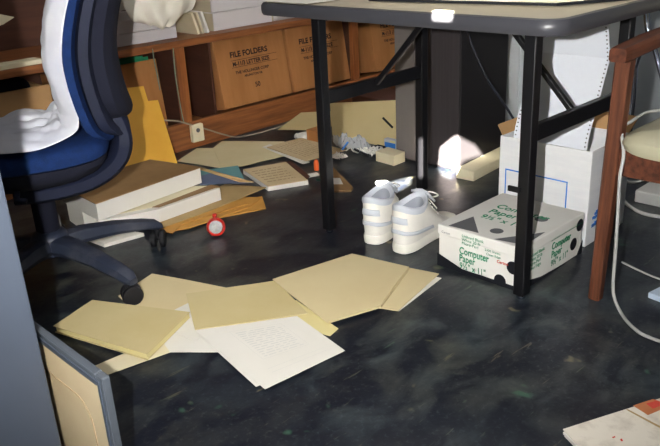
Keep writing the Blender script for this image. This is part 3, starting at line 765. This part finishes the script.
bm = bmesh.new(); rows = []
for z, sh, dx in ((.62, .02, 0), (.63, 0, .003), (.75, 0, .03), (.88, 0, .06), (.90, .02, .066)): rows.append([(2.315-.045+dx+(.022)*a, .536+(.232-sh)*b, z) for a, b in superell(32, .5)])
loft(bm, rows); obj('backrest', bm, M_cushion, t, smooth=True)
# piping cord draping from the seat and down to the floor
pts = [(2.02, .70, .466), (1.90, .735, .468), (1.79, .757, .466), (1.715, .752, .445), (1.690, .752, .40)]
pts = [G(659, 110, .466), G(645, 113, .466), G(632, 121, .462), G(622, 130, .450)]
lo = [GY(614, 160, .757), GY(616, 195, .757), GY(613, 235, .757), GY(613, 265, .757)]
for p in lo: pass
pts += [V3((1.690, .752, .405)), V3((1.672, .748, .35)), V3((1.676, .745, .25)), V3((1.668, .738, .14)), V3((1.672, .735, .05)), V3((1.655, .70, .008)), V3((1.61, .645, .006)), V3((1.595, .60, .006)), V3((1.60, .52, .006))]
tag(obj('grey_cable', Tube(pts,   .0042, seg=10), M_cable, smooth=True), 'pale grey cable hanging over the armchair seat down to the floor', 'cable')
tag(obj('floor_cable', Tube([G(x, y, .004) for x, y in [(622, 262), (640, 271), (660, 279), (690, 286)]], .003), M_cable), 'thin pale cable curving over the floor behind the armchair leg', 'cable')
tag(obj('loop_cable', Tube([G(x, y, .006) for x, y in [(690, 160), (660, 172), (640, 181), (628, 182)]]+[G(622, 176, .03)], .005), M_cable), 'upper pale cable loop lying on the floor under the armchair seat', 'cable')
tag(obj('loop_cable', Tube([G(x, y, .006) for x, y in [(621, 196), (628, 205), (642, 213), (662, 217), (690, 218)]], .006), M_cable), 'thick pale cable passing in front of the white adapter under the armchair', 'cable')
tag(obj('power_adapter', Box((2.43, .90, 0), (2.56, 1.03, .045), .006), M_cable), 'white power adapter box on the floor under the armchair', 'adapter')
# chrome tube frame far right
t = thing('chrome_stand', 'chrome tube stand behind the wooden armchair by the pale wall', 'stand', (2.75, 1.1, 0))
a = GX(645, -6, 2.7); b = GX(648, 34, 2.7); c = GX(636, 62, 2.7); d = V3((c.x, c.y-.002, .01))
obj('tube_leg', Tube([a, a.lerp(b, .8), b, c, c.lerp(d, .2), d], .011, smooth=4), M_chrome, t, smooth=True)
obj('tube_leg', Tube([b+V3((.02, 0, 0)), GX(668, 98, 2.72), GX(684, 140, 2.74), V3((2.76, GX(684, 140, 2.74).y-.03, .01))], .009), M_chrome, t, smooth=True)
bb = V3((c.x+.5, c.y+.05, 0))
obj('tube_leg', Tube([a+V3((.5, .05, 0)), V3((c.x+.5, c.y+.05, .01))], .011), M_chrome, t, smooth=True)
bm = bmesh.new()
for z in (a.z-.02, a.z-.05): tube(bm, [(2.7, 1.35, z), (2.7, a.y, z), (2.7, .9, z)], .004, smooth=1)
for x in (2.7, 3.2): tube(bm, [(x, a.y, a.z-.02), (x, a.y, a.z-.05)], .004, smooth=1)
tube(bm, [(2.7, a.y, a.z-.02), (3.2, a.y+.05, a.z-.02)], .006, smooth=1)
obj('wire_shelf', bm, M_blackmetal, t)

# ------------------------------------------------------------------ papers in the foreground
def gp(pts, z): return [G(x, y, z) for x, y in pts]
def sheet(name, label, cat, px, z, th, m_, bend=.0, seed=0, group=None, parent=None):
    bm = bmesh.new()
    if len(px) == 4: quadsheet(bm, gp(px, z), th, bend, seed)
    else: prism(bm, gp(px, z)[::-1], z-th, z)
    o = obj(name, bm, m_, parent)
    return tag(o, label, cat, group) if label else o
GF = 'manila folders strewn over the floor'
sheet('paper_sheet', 'white sheet peeking out under the far right edge of the big manila folders', 'paper', [(346, 255), (441.5, 278), (399, 311), (306, 290)], .002, .001, M_paper, 0, 1)
sheet('manila_folder', 'manila folder whose notched corner sticks out at the right of the foreground papers', 'folder', [(360, 258), (439, 273.5), (398, 310.5), (330, 300)], .005, .0025, M_manila, 0, 2, GF)
sheet('paper_sheet', 'pale yellow sheet with its tip showing between the printed sheet and the big folder', 'paper', [(262, 318), (296, 300), (338.5, 328.5), (330, 336)], .0035, .001, M_yellow, 0, 3)
# back left manila
sheet('manila_folder', 'manila folder lying farthest back, just right of the chair caster', 'folder', [(118, 296), (152, 273.5), (183, 279), (228, 288), (190, 310), (150, 322)], .004, .002, M_manila, 0, 4, GF)
sheet('paper_sheet', 'white sheet between the thick folder and the olive folder', 'paper', [(150, 322), (188, 303), (220, 318), (196, 341)], .006, .001, M_paper, 0, 5)
sheet('paper_sheet', 'white sheet lying below the thick folder, against the grey framed panel', 'paper', [(94, 366), (108, 374.5), (172, 351.5), (160, 338)], .004, .001, M_paper_c, 0, 6)
sheet('paper_sheet', 'blank white sheet left of the printed sheet, half under it', 'paper', [(170, 352), (160, 338), (196, 326), (235, 352)], .0045, .001, M_paper, 0, 7)
# printed sheets
sheet('paper_sheet', 'lower white sheet showing at the near tip of the printed sheet', 'paper', [(198, 334), (294, 320), (341, 352), (256, 386.5)], .007, .001, M_paper, 0, 8)
t = thing('printed_sheet', 'white sheet with faint grey printed form, nearest of the strewn papers', 'paper', G(268, 350, .008))
PC = [(195, 330), (297, 316), (345, 350.5), (265, 389)]
bm = bmesh.new(); quadsheet(bm, gp(PC, .009), .001, 0, 9); obj('sheet', bm, M_paper, t)
def bil(u, v, z):
    c = gp(PC, z); return (c[0]*(1-u)+c[1]*u)*(1-v)+(c[3]*(1-u)+c[2]*u)*v
bm = bmesh.new(); rng = random.Random(2)
def mark(u0, v0, u1, v1): bm.faces.new([bm.verts.new(bil(a, b, .0094)) for a, b in ((u0, v0), (u1, v0), (u1, v1), (u0, v1))])
for (u0, u1, v0, v1) in ((.30, .74, .16, .62),):
    for k in range(13):
        v = v0+(v1-v0)*k/12; u = u0
        while u < u1-.03:
            w = rng.uniform(.03, .11); mark(u, v, min(u1, u+w), v+.012); u += w+rng.uniform(.012, .035)
for (a, b, c, d) in ((.26, .12, .78, .123), (.26, .66, .78, .663), (.26, .12, .2625, .66), (.7775, .12, .78, .66), (.20, .80, .86, .8035), (.20, .86, .86, .8635)): mark(a, b, c, d)
obj('printed_form', bm, M_grey_ink, t)
# olive folder and the large manila
sheet('manila_folder', 'olive-toned manila folder in the middle of the foreground papers', 'folder', [(186, 294), (276, 280.5), (308, 314), (195, 330)], .012, .002, M_olive, .003, 10, GF)
t = thing('manila_folder', 'largest pale manila folder, between the sneakers and the printed sheet', 'folder', G(340, 287, .01), 0, GF)
bm = bmesh.new(); prism(bm, gp([(272.5, 279), (352, 253.5), (409, 266.7), (380, 305.8), (327, 322)][::-1], .0155), .0135, .0155); obj('front_cover', bm, M_manila, t)
bm = bmesh.new(); prism(bm, gp([(273, 280.5), (353, 254), (409.5, 268.2), (381, 307), (328, 323)][::-1], .0125), .0105, .0125); obj('rear_cover', bm, M_manila, t)
# thick folder at left
t = thing('stuffed_folder', 'thick olive manila folder stuffed with yellow paper beside the grey framed panel', 'folder', G(120, 325, 0))
bm = bmesh.new(); quadsheet(bm, gp([(53, 326), (92.5, 300), (190, 312.5), (147, 354)], .024), .0015, .002, 11); obj('front_cover', bm, M_olive, t)
bm = bmesh.new(); prism(bm, gp([(56, 327), (93, 302), (189, 313.5), (147, 354.5)][::-1], .022), .0095, .0220); obj('paper_filling', bm, M_yellow, t)
bm = bmesh.new(); quadsheet(bm, gp([(55, 332), (93, 304), (190, 317), (147.5, 360)], .009), .0015, 0, 12); obj('rear_cover', bm, M_olive, t)

# ------------------------------------------------------------------ bottom right papers
t = thing('paper_stack', 'stack of worn printed papers with a brown and red label in the bottom right corner', 'paper', G(640, 440, 0))
c = [(563, 429), (664, 397), (720, 440), (610, 480)]
bm = bmesh.new(); prism(bm, gp([(564.5, 434), (664, 402), (722, 444), (612, 484)][::-1], .006), 0, .006); prism(bm, gp([(563, 432), (664, 400), (720, 442), (610, 482)][::-1], .0115), .0065, .0115); obj('lower_sheets', bm, M_paper, t)
bm = bmesh.new(); quadsheet(bm, gp(c, .0140), .002, 0, 14); obj('top_sheet', bm, mat('grubby_white_paper', (222,214,200), .8, rgb2=(196,186,172), vscale=26, vlo=.5, vhi=.75), t)
bm = bmesh.new(); prism(bm, gp([(633, 405.5), (653, 399), (672, 405), (648, 415)][::-1], .0146), .0142, .0146); o = obj('label_patch', bm, mat('brown_label', (190,120,76), .6, rgb2=(176,104,62), vscale=20), t); o['label'] = 'brown patch with red print'
bm = bmesh.new(); prism(bm, gp([(646, 403.5), (656, 400.5), (665, 404), (653, 408.5)][::-1], .0151), .0147, .0151)
obj('red_print', bm, M_red, t); bm = bmesh.new(); prism(bm, gp([(620, 439), (622, 438.5), (623, 441), (621, 441)][::-1], .0146), .0142, .0146); obj('red_print', bm, M_red, t); bm = bmesh.new(); prism(bm, gp([(612, 437), (615, 436), (615.5, 437), (613, 438)][::-1], .0146), .0142, .0146); obj('red_print', bm, M_red, t)
bm = bmesh.new(); prism(bm, gp([(626, 409.5), (627.5, 409), (662, 427), (660, 428)][::-1], .0146), .0142, .0146); obj('tan_strip', bm, M_tan, t)
tag(obj('blue_booklet', Bar(G(656, 291, .008), G(679, 300, .008), .07, .016, .002), mat('white_blue_booklet', (190,206,224), .6)), 'small pale blue booklet cut off by the right edge of the photo', 'booklet')

# ------------------------------------------------------------------ stack of paper and folders beside the chair
Z0 = .0
def stackquad(name, label, cat, px, z0, z1, m_, group=None, parent=None, **k):
    bm = bmesh.new(); prism(bm, gp(px, z1)[::-1], z0, z1); o = obj(name, bm, m_, parent)
    return tag(o, label, cat, group) if label else o
GE = 'ochre folders fanned out under the paper stack'
stackquad('paper_sheet', 'white paper pad on the floor under the chair leg', 'paper', [(88, 238), (120, 229), (144, 233), (104, 244)], 0, .012, M_paper)
stackquad('ochre_folder', 'ochre folder at the bottom of the fan, its tip beside the red-rimmed dial', 'folder', [(186, 222), (180, 212), (262, 196), (266, 208), (204, 220)], 0, .005, M_ochre_d, GE)
stackquad('ochre_folder', 'ochre folder second from the bottom of the fan', 'folder', [(172, 230), (150, 222), (235, 197), (262, 197), (248, 207), (188, 228)], .006, .011, M_ochre_d, GE)
stackquad('ochre_folder', 'ochre folder with its near tip farthest left of the fan', 'folder', [(164, 231), (140, 222), (220, 196), (249, 203), (182, 224), (172, 233)], .012, .016, M_ochre_d, GE)
stackquad('tan_folder', 'tan folder on top of the fan of ochre folders', 'folder', [(160, 228), (150, 216), (225, 184), (266, 187), (218, 207)], .017, .021, M_tan)
# lower ream
t = thing('paper_ream', 'lower ream of white fanfold paper with a tan cover, on the fan of folders', 'paper', (1.3, 2.2, .022))
px = [(155, 210), (100, 200), (160, 178), (219, 187)]
px = [(160, 205.5), (112, 196), (170, 180), (220, 186)]
px = [(159, 208.5), (94, 221), (150, 188), (220, 187)]
bm = bmesh.new(); prism(bm, gp(px, .072)[::-1], .0225, .069); obj('paper_block', bm, M_paper, t)
bm = bmesh.new(); prism(bm, gp([(157, 206), (95, 218), (150, 186), (218, 185.5)][::-1], .072), .0695, .071); obj('cover_sheet', bm, M_paper_c, t)
bm = bmesh.new(); prism(bm, gp([(159, 207), (152, 207), (211, 184.5), (219.5, 186)][::-1], .073), .0712, .073); obj('brown_strip', bm, M_brownbook, t)
# upper thick ream
t = thing('paper_ream', 'upper thick ream of white paper with a brown cover beside the office chair', 'paper', (1.3, 2.35, .08))
pxu = [(94, 205), (62, 187), (150, 160), (200, 168)]
A = gp([(96, 204), (60, 186), (150, 160), (200, 167.5)], .135)
bm = bmesh.new(); prism(bm, A[::-1], .0755, .1325); obj('paper_block', bm, M_paper, t)
bm = bmesh.new(); prism(bm, gp([(95, 203), (60, 185), (150, 159), (201, 166.5)][::-1], .138), .1330, .1365); obj('cover_sheet', bm, M_brownbook, t)
# packing under the upper ream (the pile that carries it)
bm = bmesh.new(); prism(bm, [A[0]*.9+A[2]*.1, A[1]*.9+A[3]*.1, A[2]*.9+A[0]*.1][::-1] if False else [A[1].lerp(A[3], .06), A[2].lerp(A[0], .06), A[2].lerp(A[1], .5).lerp(A[0], .04), A[0].lerp(A[2], .55), A[0].lerp(A[2], .06)][::-1] if False else [A[0].lerp(A[1], .45), A[1].lerp(A[2], .03), A[2].lerp(A[1], .4), A[3].lerp(A[1], .5).lerp(A[0], .15)][::-1], 0.0, .0750)
tag(obj('paper_pile', bm, M_paper), 'pile of white paper mostly hidden under the upper thick ream', 'paper')
# envelopes leaning on the open carton, standing on the upper ream
for nm, lab, px, yb_, yt_ in (('ochre_envelope', 'front ochre envelope leaning upright behind the paper ream', [(121, 172), (178, 165), (158, 100), (127, 103)], 2.60, 2.82),
                           ('ochre_envelope', 'rear ochre envelope with its corner showing above the front one', [(122, 160), (165, 156), (143.5, 86), (126, 88)], 2.66, 2.90)):
    bm = bmesh.new(); c = [GY(px[0][0], px[0][1], yb_), GY(px[1][0], px[1][1], yb_), GY(px[2][0], px[2][1], yt_), GY(px[3][0], px[3][1], yt_)]
    quadsheet(bm, c, .002, 0, 5); tag(obj(nm, bm, M_ochre), lab, 'envelope', 'ochre envelopes leaning behind the ream')
    print('ENV', [tuple(round(q, 3) for q in p) for p in c])
# pile end with creased white wrapper under chair
stackquad('teal_folder', 'teal folder sticking out behind the upper ream', 'folder', [(196, 171), (238, 165.5), (245, 181), (200, 184)], .024, .030, M_teal)
stackquad('blue_grey_folder', 'blue-grey folder lying half over the teal folder', 'folder', [(200, 176), (215, 172), (252, 182), (200, 184.5)], .031, .034, M_bluegrey)
bm = bmesh.new(); quadsheet(bm, [G(183, 164, .09), G(200, 167, .085), G(254, 182, .040), G(240, 182, .040)], .002, 0); tag(obj('tan_folder', bm, M_tan), 'narrow tan folder sloping off the upper ream over the teal folder', 'folder')

# red-rimmed dial
t = thing('red_dial', 'small round red-rimmed silver dial standing on the floor beside the ochre folders', 'dial', (1.326, 1.94, 0))
KS = 1.22; dc = V3((1.326, 1.938, .0325)); nr = (EYE-dc); nr.z *= .35; nr.normalize(); q = nr.to_track_quat('Z', 'Y').to_matrix().to_4x4() @ Matrix.Scale(KS, 4)
bm = bmesh.new(); lathe(bm, [(.020, -.010), (.0255, -.008), (.0262, 0), (.0245, .006), (.0205, .008), (.0185, .005), (.0185, .0)], dc, 32, M=q); obj('red_rim', bm, M_redplastic, t, smooth=True)
bm = bmesh.new(); lathe(bm, [(.0182, .001), (.0182, .0035), (.006, .0042)], dc, 32, M=q); obj('silver_face', bm, M_silver, t)
bm = bmesh.new(); lathe(bm, [(.004, .028), (.004, .035), (.008, .037), (.008, .045), (.004, .048)], dc, 16); obj('top_knob', bm, M_redplastic, t, smooth=True)

# ------------------------------------------------------------------ papers in the middle distance
sheet('manila_folder', 'pale manila folder at the far left of the back papers near the electrical socket', 'folder', [(177, 161), (197, 148), (218, 148), (236, 168), (222, 168)], .004, .002, M_manila_d, 0, 20, GF)
sheet('manila_folder', 'broad pale manila folder in front of the wooden kick board', 'folder', [(213, 148), (222, 141), (284, 141.5), (296, 148), (302, 152), (262, 161), (243, 166), (222, 167.5)], .008, .002, M_manila_d, 0, 21, GF)
sheet('paper_sheet', 'white sheet poking out between the broad folder and the tan printed pages', 'paper', [(262, 147), (270, 144), (310, 162), (303, 164)], .010, .001, M_paper, 0, 22)
t = thing('printed_pages', 'tan printed pages lying left of the table leg, farthest of the printed ones', 'paper', G(305, 150, .01))
pxp = [(267, 147), (301, 137.5), (345, 150), (306, 160.5)]
bm = bmesh.new(); quadsheet(bm, gp(pxp, .016), .004, 0, 23); M_greytan = mat('grey_tan_paper', (204,184,148), .75, rgb2=(192,170,134), vscale=4, spec=.2)
obj('pages', bm, M_greytan, t)
def lines(pxp, z, t, n, m_=M_ink, u0=.1, u1=.85, v0=.15, v1=.85, tk=.01):
    c = gp(pxp, z); bm = bmesh.new(); rng = random.Random(n)
    f = lambda u, v: (c[0]*(1-u)+c[1]*u)*(1-v)+(c[3]*(1-u)+c[2]*u)*v
    for k in range(n):
        v = v0+(v1-v0)*k/max(1, n-1); u = u0
        while u < u1:
            w = min(rng.uniform(.04, .15), u1-u); bm.faces.new([bm.verts.new(f(a, b)) for a, b in ((u, v), (u+w, v), (u+w, v+tk), (u, v+tk))]); u += w+rng.uniform(.02, .04)
    obj('printed_lines', bm, m_, t)
M_bprint = mat('brown_print', (120,92,62), .8)
lines([pxp[0], pxp[3], pxp[2], pxp[1]], .0165, t, 9, M_bprint)
t = thing('paper_pad', 'thick tan-covered pad with printed text and white page edges', 'pad', G(275, 175, 0))
pa = [(243, 169), (286, 161.5), (308, 179.5), (268, 186)]
bm = bmesh.new(); prism(bm, gp(pa, .022)[::-1], .001, .020); obj('page_block', bm, M_paper, t)
bm = bmesh.new(); prism(bm, gp(pa, .024)[::-1], .0205, .0225); obj('cover', bm, M_greytan, t)
bm = bmesh.new(); prism(bm, gp([(286, 161.5), (291, 161), (310, 176), (307, 179)], .025)[::-1], .0230, .025); obj('binding', bm, M_darkwood, t)
lines([pa[0], pa[1], pa[2], pa[3]], .0229, t, 6, M_bprint, .1, .8, .2, .8, .018)
# small litter left of the table leg
tag(obj('orange_cap', Box(G(316, 168, 0), G(322, 158, 0)+V3((.0, .0, .02)), 0), M_orange), 'x', 'cap') if False else None
bm = bmesh.new(); lathe(bm, [(.010, 0), (.011, .03), (.008, .042), (.003, .045)], G(316.5, 170, 0), 16); tag(obj('orange_cap', bm, M_orange, smooth=True), 'small orange cap on the floor just left of the table leg', 'cap')
bm = bmesh.new(); box(bm, (0, 0, 0), (.05, .03, .008), .002, 2, Matrix.Translation(G(308, 178, 0)) @ Matrix.Rotation(-.4, 4, 'Z')); tag(obj('white_eraser', bm, M_white), 'small white block beside the orange cap', 'block')
bm = bmesh.new(); lathe(bm, [(.012, 0), (.012, .008)], G(319, 180, 0), 18); tag(obj('dark_ring', bm, mat('dark_green_plastic', (24,52,44), .4)), 'small dark green disc beside the white block at the table leg', 'disc')
t = thing('cardboard_wedge', 'brown cardboard piece with a white label just right of the front left table leg', 'cardboard', G(335, 185, 0))
bm = bmesh.new(); prism(bm, gp([(330, 164), (353, 187), (351, 190), (321, 191), (322, 166)], .008)[::-1], 0, .008); obj('board', bm, M_brownbook, t)
bm = bmesh.new(); prism(bm, gp([(332, 178), (340, 178), (343, 184), (333, 184)], .0095)[::-1], .0085, .0095); obj('white_label', bm, M_paper, t)
# far folders
sheet('manila_folder', 'olive manila folder on the floor in front of the file folder cartons', 'folder', [(278, 129.5), (301, 112.5), (330, 111), (352, 121), (315, 130)], .030, .002, M_olive, 0, 24, GF)
bm = bmesh.new(); rng = random.Random(3)
g = bmesh.ops.create_icosphere(bm, subdivisions=3, radius=1, matrix=Matrix.Translation(G(304, 136, .013)) @ Matrix.Diagonal((.045, .05, .015, 1)))
for v in bm.verts: v.co += V3((0, 0, .008))*noise.noise(v.co*40)
tag(obj('crumpled_tissue', bm, M_white), 'crumpled grey-white tissue under the olive folder near the kick board', 'tissue')
tag(obj('kraft_box', Box(G(320, 143, 0)+V3((-.035, -.03, 0)), G(320, 143, 0)+V3((.035, .05, .065)), .002), M_kraft), 'small brown box on the floor behind the front left table leg', 'box')
# leaning folder
bm = bmesh.new(); b0 = V3((2.43, 2.50, .002)); b1 = V3((2.43, 2.06, .002))
T0 = GX(330, 103, 2.55); T1 = GX(400, 100, 2.55)
quadsheet(bm, [b0, b1, V3((2.55, T1.y-.0, T1.z)), V3((2.55, T0.y, T0.z))], .003, 0, 4)
tag(obj('leaning_folder', bm, M_olive), 'wide olive folder propped upright beside the dark cabinet', 'folder')
tag(obj('document_tray', Box((2.57, 2.08, 0), (2.78, 2.50, .17), .004), M_darkwood), 'dark box that the wide olive folder leans against', 'box')
print('LEAN', T0, T1)
# crumpled plastic, pens, labels, little box
def crumple(name, label, cat, c, size, m_, seed, thick=.0012):
    bm = bmesh.new(); n = 16; gr = []
    for i in range(n+1):
        gr.append([bm.verts.new((c.x+size[0]*(i/n-.5)+.006*noise.noise(V3((i*.7, j*.5, seed))), c.y+size[1]*(j/n-.5), c.z+.003+size[2]*(abs(noise.noise(V3((i*.23, j*.27, seed))))*1.1+.5*abs(noise.noise(V3((i*.6, j*.5, seed+3))))) )) for j in range(n+1)])
    for i in range(n):
        for j in range(n): bm.faces.new((gr[i][j], gr[i+1][j], gr[i+1][j+1], gr[i][j+1]))
    o = obj(name, bm, m_, smooth=False); md = o.modifiers.new('s', 'SOLIDIFY'); md.thickness = thick; md.offset = 1
    return tag(o, label, cat)
crumple('crumpled_paper', 'crumpled white paper on the floor beneath the clear plastic wrapper', 'paper', G(366, 152, 0), (.10, .16, .028), M_white, 3)
crumple('plastic_wrapper', 'clear crumpled plastic wrapper in front of the wide olive folder', 'wrapper', G(352, 148, .03), (.07, .16, .07), MATS['clear_plastic'], 8)
crumple('crumpled_paper', 'small crumpled white paper right behind the front left table leg', 'paper', G(338, 158, 0), (.05, .07, .02), M_paper, 12)
tag(obj('blue_strip', Bar(G(342, 150, .045), G(348, 142, .075), .008, .006, .001), M_bluep), 'small blue strip on the clear plastic wrapper', 'strip')
tag(obj('black_pen', Tube([G(354, 149, .036), G(369, 156, .012)], .0055, smooth=1), M_rubber), 'black pen lying on the crumpled paper', 'pen', 'black pens')
tag(obj('black_pen', Tube([GX(383, 118, 2.462), GX(392.5, 127.5, 2.455)], .005, smooth=1), M_rubber), 'black pen resting against the wide olive folder', 'pen', 'black pens')
t = thing('small_packet', 'small packet with a blue and white label against the wide olive folder', 'packet', G(393, 146, 0))
obj('packet_body', Box(G(392, 150, 0)+V3((-.012, -.035, 0)), G(392, 150, 0)+V3((.012, .035, .05)), .002), MATS['pale_blue_wall'], t)
obj('blue_label', Box(G(392, 150, 0)+V3((-.0135, -.030, .012)), G(392, 150, 0)+V3((-.0125, .030, .036)), 0), M_bluep, t)
obj('yellow_label', Box(G(392, 150, 0)+V3((-.0135, -.030, .037)), G(392, 150, 0)+V3((-.0125, .0, .047)), 0), M_yellow, t)
tag(obj('dark_pouch', Box(G(380, 150, 0)+V3((-.02, -.02, 0)), G(380, 150, 0)+V3((.02, .03, .018)), .006), M_navyback), 'small dark pouch beside the small packet', 'pouch')
# small pale box
t = thing('small_box', 'small pale cream box on the floor left of the back table leg', 'box', G(390, 160, 0))
pb = gp([(376, 161), (394, 166), (405, 161.5), (388, 156.5)], 0)
bm = bmesh.new(); prism(bm, [(p.x, p.y) for p in pb][::-1], 0, .040); obj('box_body', bm, M_foam, t)
bm = bmesh.new(); prism(bm, [(p.x, p.y) for p in pb][::-1], .0402, .0425); obj('box_lid', bm, M_paper_c, t)

# black monitor arm shadowy thing at upper left with cream paper
t = thing('document_stand', 'dark stand holding a cream sheet at the upper left edge', 'stand', (.90, 2.73, 0))
obj('stand_post', Box((.86, 2.71, 0), (.92, 2.75, .63), .004), M_blackp, t)
obj('stand_plate', Box((.80, 2.66, .63), (.96, 2.80, .645), .003), M_blackp, t)
bm = bmesh.new(); quadsheet(bm, [GY(-30, 8, 2.85), GY(14, 17, 2.78), GY(3, 24, 2.67), GY(-30, 36, 2.62)], .002, 0, 2)
tag(obj('paper_sheet', bm, M_paper_c), 'cream sheet whose pointed corner shows at the upper left edge', 'paper')

# ------------------------------------------------------------------ light
w = bpy.data.worlds.new('world'); sc.world = w; w.use_nodes = True
bg = w.node_tree.nodes['Background']; bg.inputs[0].default_value = (.70, .78, 1, 1); bg.inputs[1].default_value = .16
def lamp(name, kind, loc, energy, color, **k):
    l = bpy.data.lights.new(name, kind); l.energy = energy; l.color = color
    for a, b in k.items(): setattr(l, a, b)
    o = bpy.data.objects.new(name, l); COL.objects.link(o); o.location = loc; return o
fl = EYE + RT*(-.115) + UP*.03
fo = lamp('camera_flash', 'SPOT', fl, 262, (1, .985, .95), shadow_soft_size=.012, spot_size=math.radians(92), spot_blend=1.0)
fo.rotation_euler = (FW+UP*.26+RT*.05).to_track_quat('-Z', 'Y').to_euler()
# unseen fill lamps added: a soft pair overhead, a cool one behind the camera
ro = lamp('overhead_fill', 'AREA', (2.3, 1.5, 2.52), 21, (1, .96, .89), shape='RECTANGLE', size=1.8, size_y=1.2)
r2 = lamp('overhead_fill', 'AREA', (.2, .2, 2.52), 9, (.94, .97, 1), shape='RECTANGLE', size=1.6, size_y=1.2)
wl = lamp('cool_side_fill', 'AREA', (-1.1, -.3, 1.3), 8, (.86, .93, 1), shape='RECTANGLE', size=1.0, size_y=1.4)
wl.rotation_euler = (V3((1, .45, -.10))).to_track_quat('-Z', 'Y').to_euler()
# sun through made-up holes in the unseen left wall, cut to shape its patches
D = V3((.84, .60, -.49)).normalized()
sun = lamp('sun', 'SUN', (-4, -3, 5), 380, (1, .94, .82), angle=math.radians(.25)); sun.rotation_euler = D.to_track_quat('-Z', 'Y').to_euler()
WX = -1.20
def onwall(p): k = (p.x-WX)/D.x; q = p-D*k; return (q.y, q.z)
gaps = [
    [GX(458, 134, 2.337), GX(438, 150, 2.337), GX(436, 171, 2.337), G(440, 178), G(452, 182), GY(466, 160, 1.70), GY(486, 155, 1.70), GY(478, 144, 1.70)],
    [GX(429, 24, 1.478), GX(456, 25.5, 1.478), G(457, 10, .736), G(438, 9, .736), G(429, 12, .736)],
    [G(374, 196), G(379, 188), G(395, 180.5), G(415, 175.5), G(413, 183), G(400, 191), G(388, 196)],
    [GX(416.5, 138, 2.05), GX(425, 136, 2.05), GX(425, 176, 2.05), GX(416.5, 180, 2.05)]]
polys = [[onwall(p) for p in g] for g in gaps]
print('GAPS', [[(round(a, 3), round(b, 3)) for a, b in g] for g in polys])
cu = bpy.data.curves.new('wall_left', 'CURVE'); cu.dimensions = '2D'; cu.fill_mode = 'BOTH'; cu.extrude = .02
def ringc(pts):
    sp = cu.splines.new('POLY'); sp.points.add(len(pts)-1); sp.use_cyclic_u = True
    for q, p in zip(sp.points, pts): q.co = (p[0], p[1], 0, 1)
ringc([(-1.2, 0), (3.5, 0), (3.5, 3.2), (-1.2, 3.2)])
for g in polys: ringc(g)
to = bpy.data.objects.new('tmp', cu); COL.objects.link(to); bpy.context.view_layer.update()
me = bpy.data.meshes.new_from_object(to.evaluated_get(bpy.context.evaluated_depsgraph_get())); bpy.data.objects.remove(to); bpy.data.curves.remove(cu)
me.transform(Matrix.Translation((WX, 0, 0)) @ Matrix(((0, 0, 1, 0), (1, 0, 0, 0), (0, 1, 0, 0), (0, 0, 0, 1))))
me.materials.clear(); me.materials.append(mat('off_white_wall', (196,192,182), .8, rgb2=(190,186,176), vscale=2)); me.name = 'wall_left'
struct(link('wall_left', me))
struct(obj('wall_front', Box((-1.2, -1.3, 0), (3.95, -1.2, 3.2)), MATS['off_white_wall']))
struct(obj('ceiling', Box((-1.25, -1.3, 3.2), (3.95, 3.5, 3.3)), mat('ceiling_white', (216,214,208), .85)))
sc.view_settings.view_transform = 'Standard'; sc.view_settings.look = 'None'; sc.view_settings.gamma = 1; sc.view_settings.exposure = 0
sc.view_settings.use_curve_mapping = False
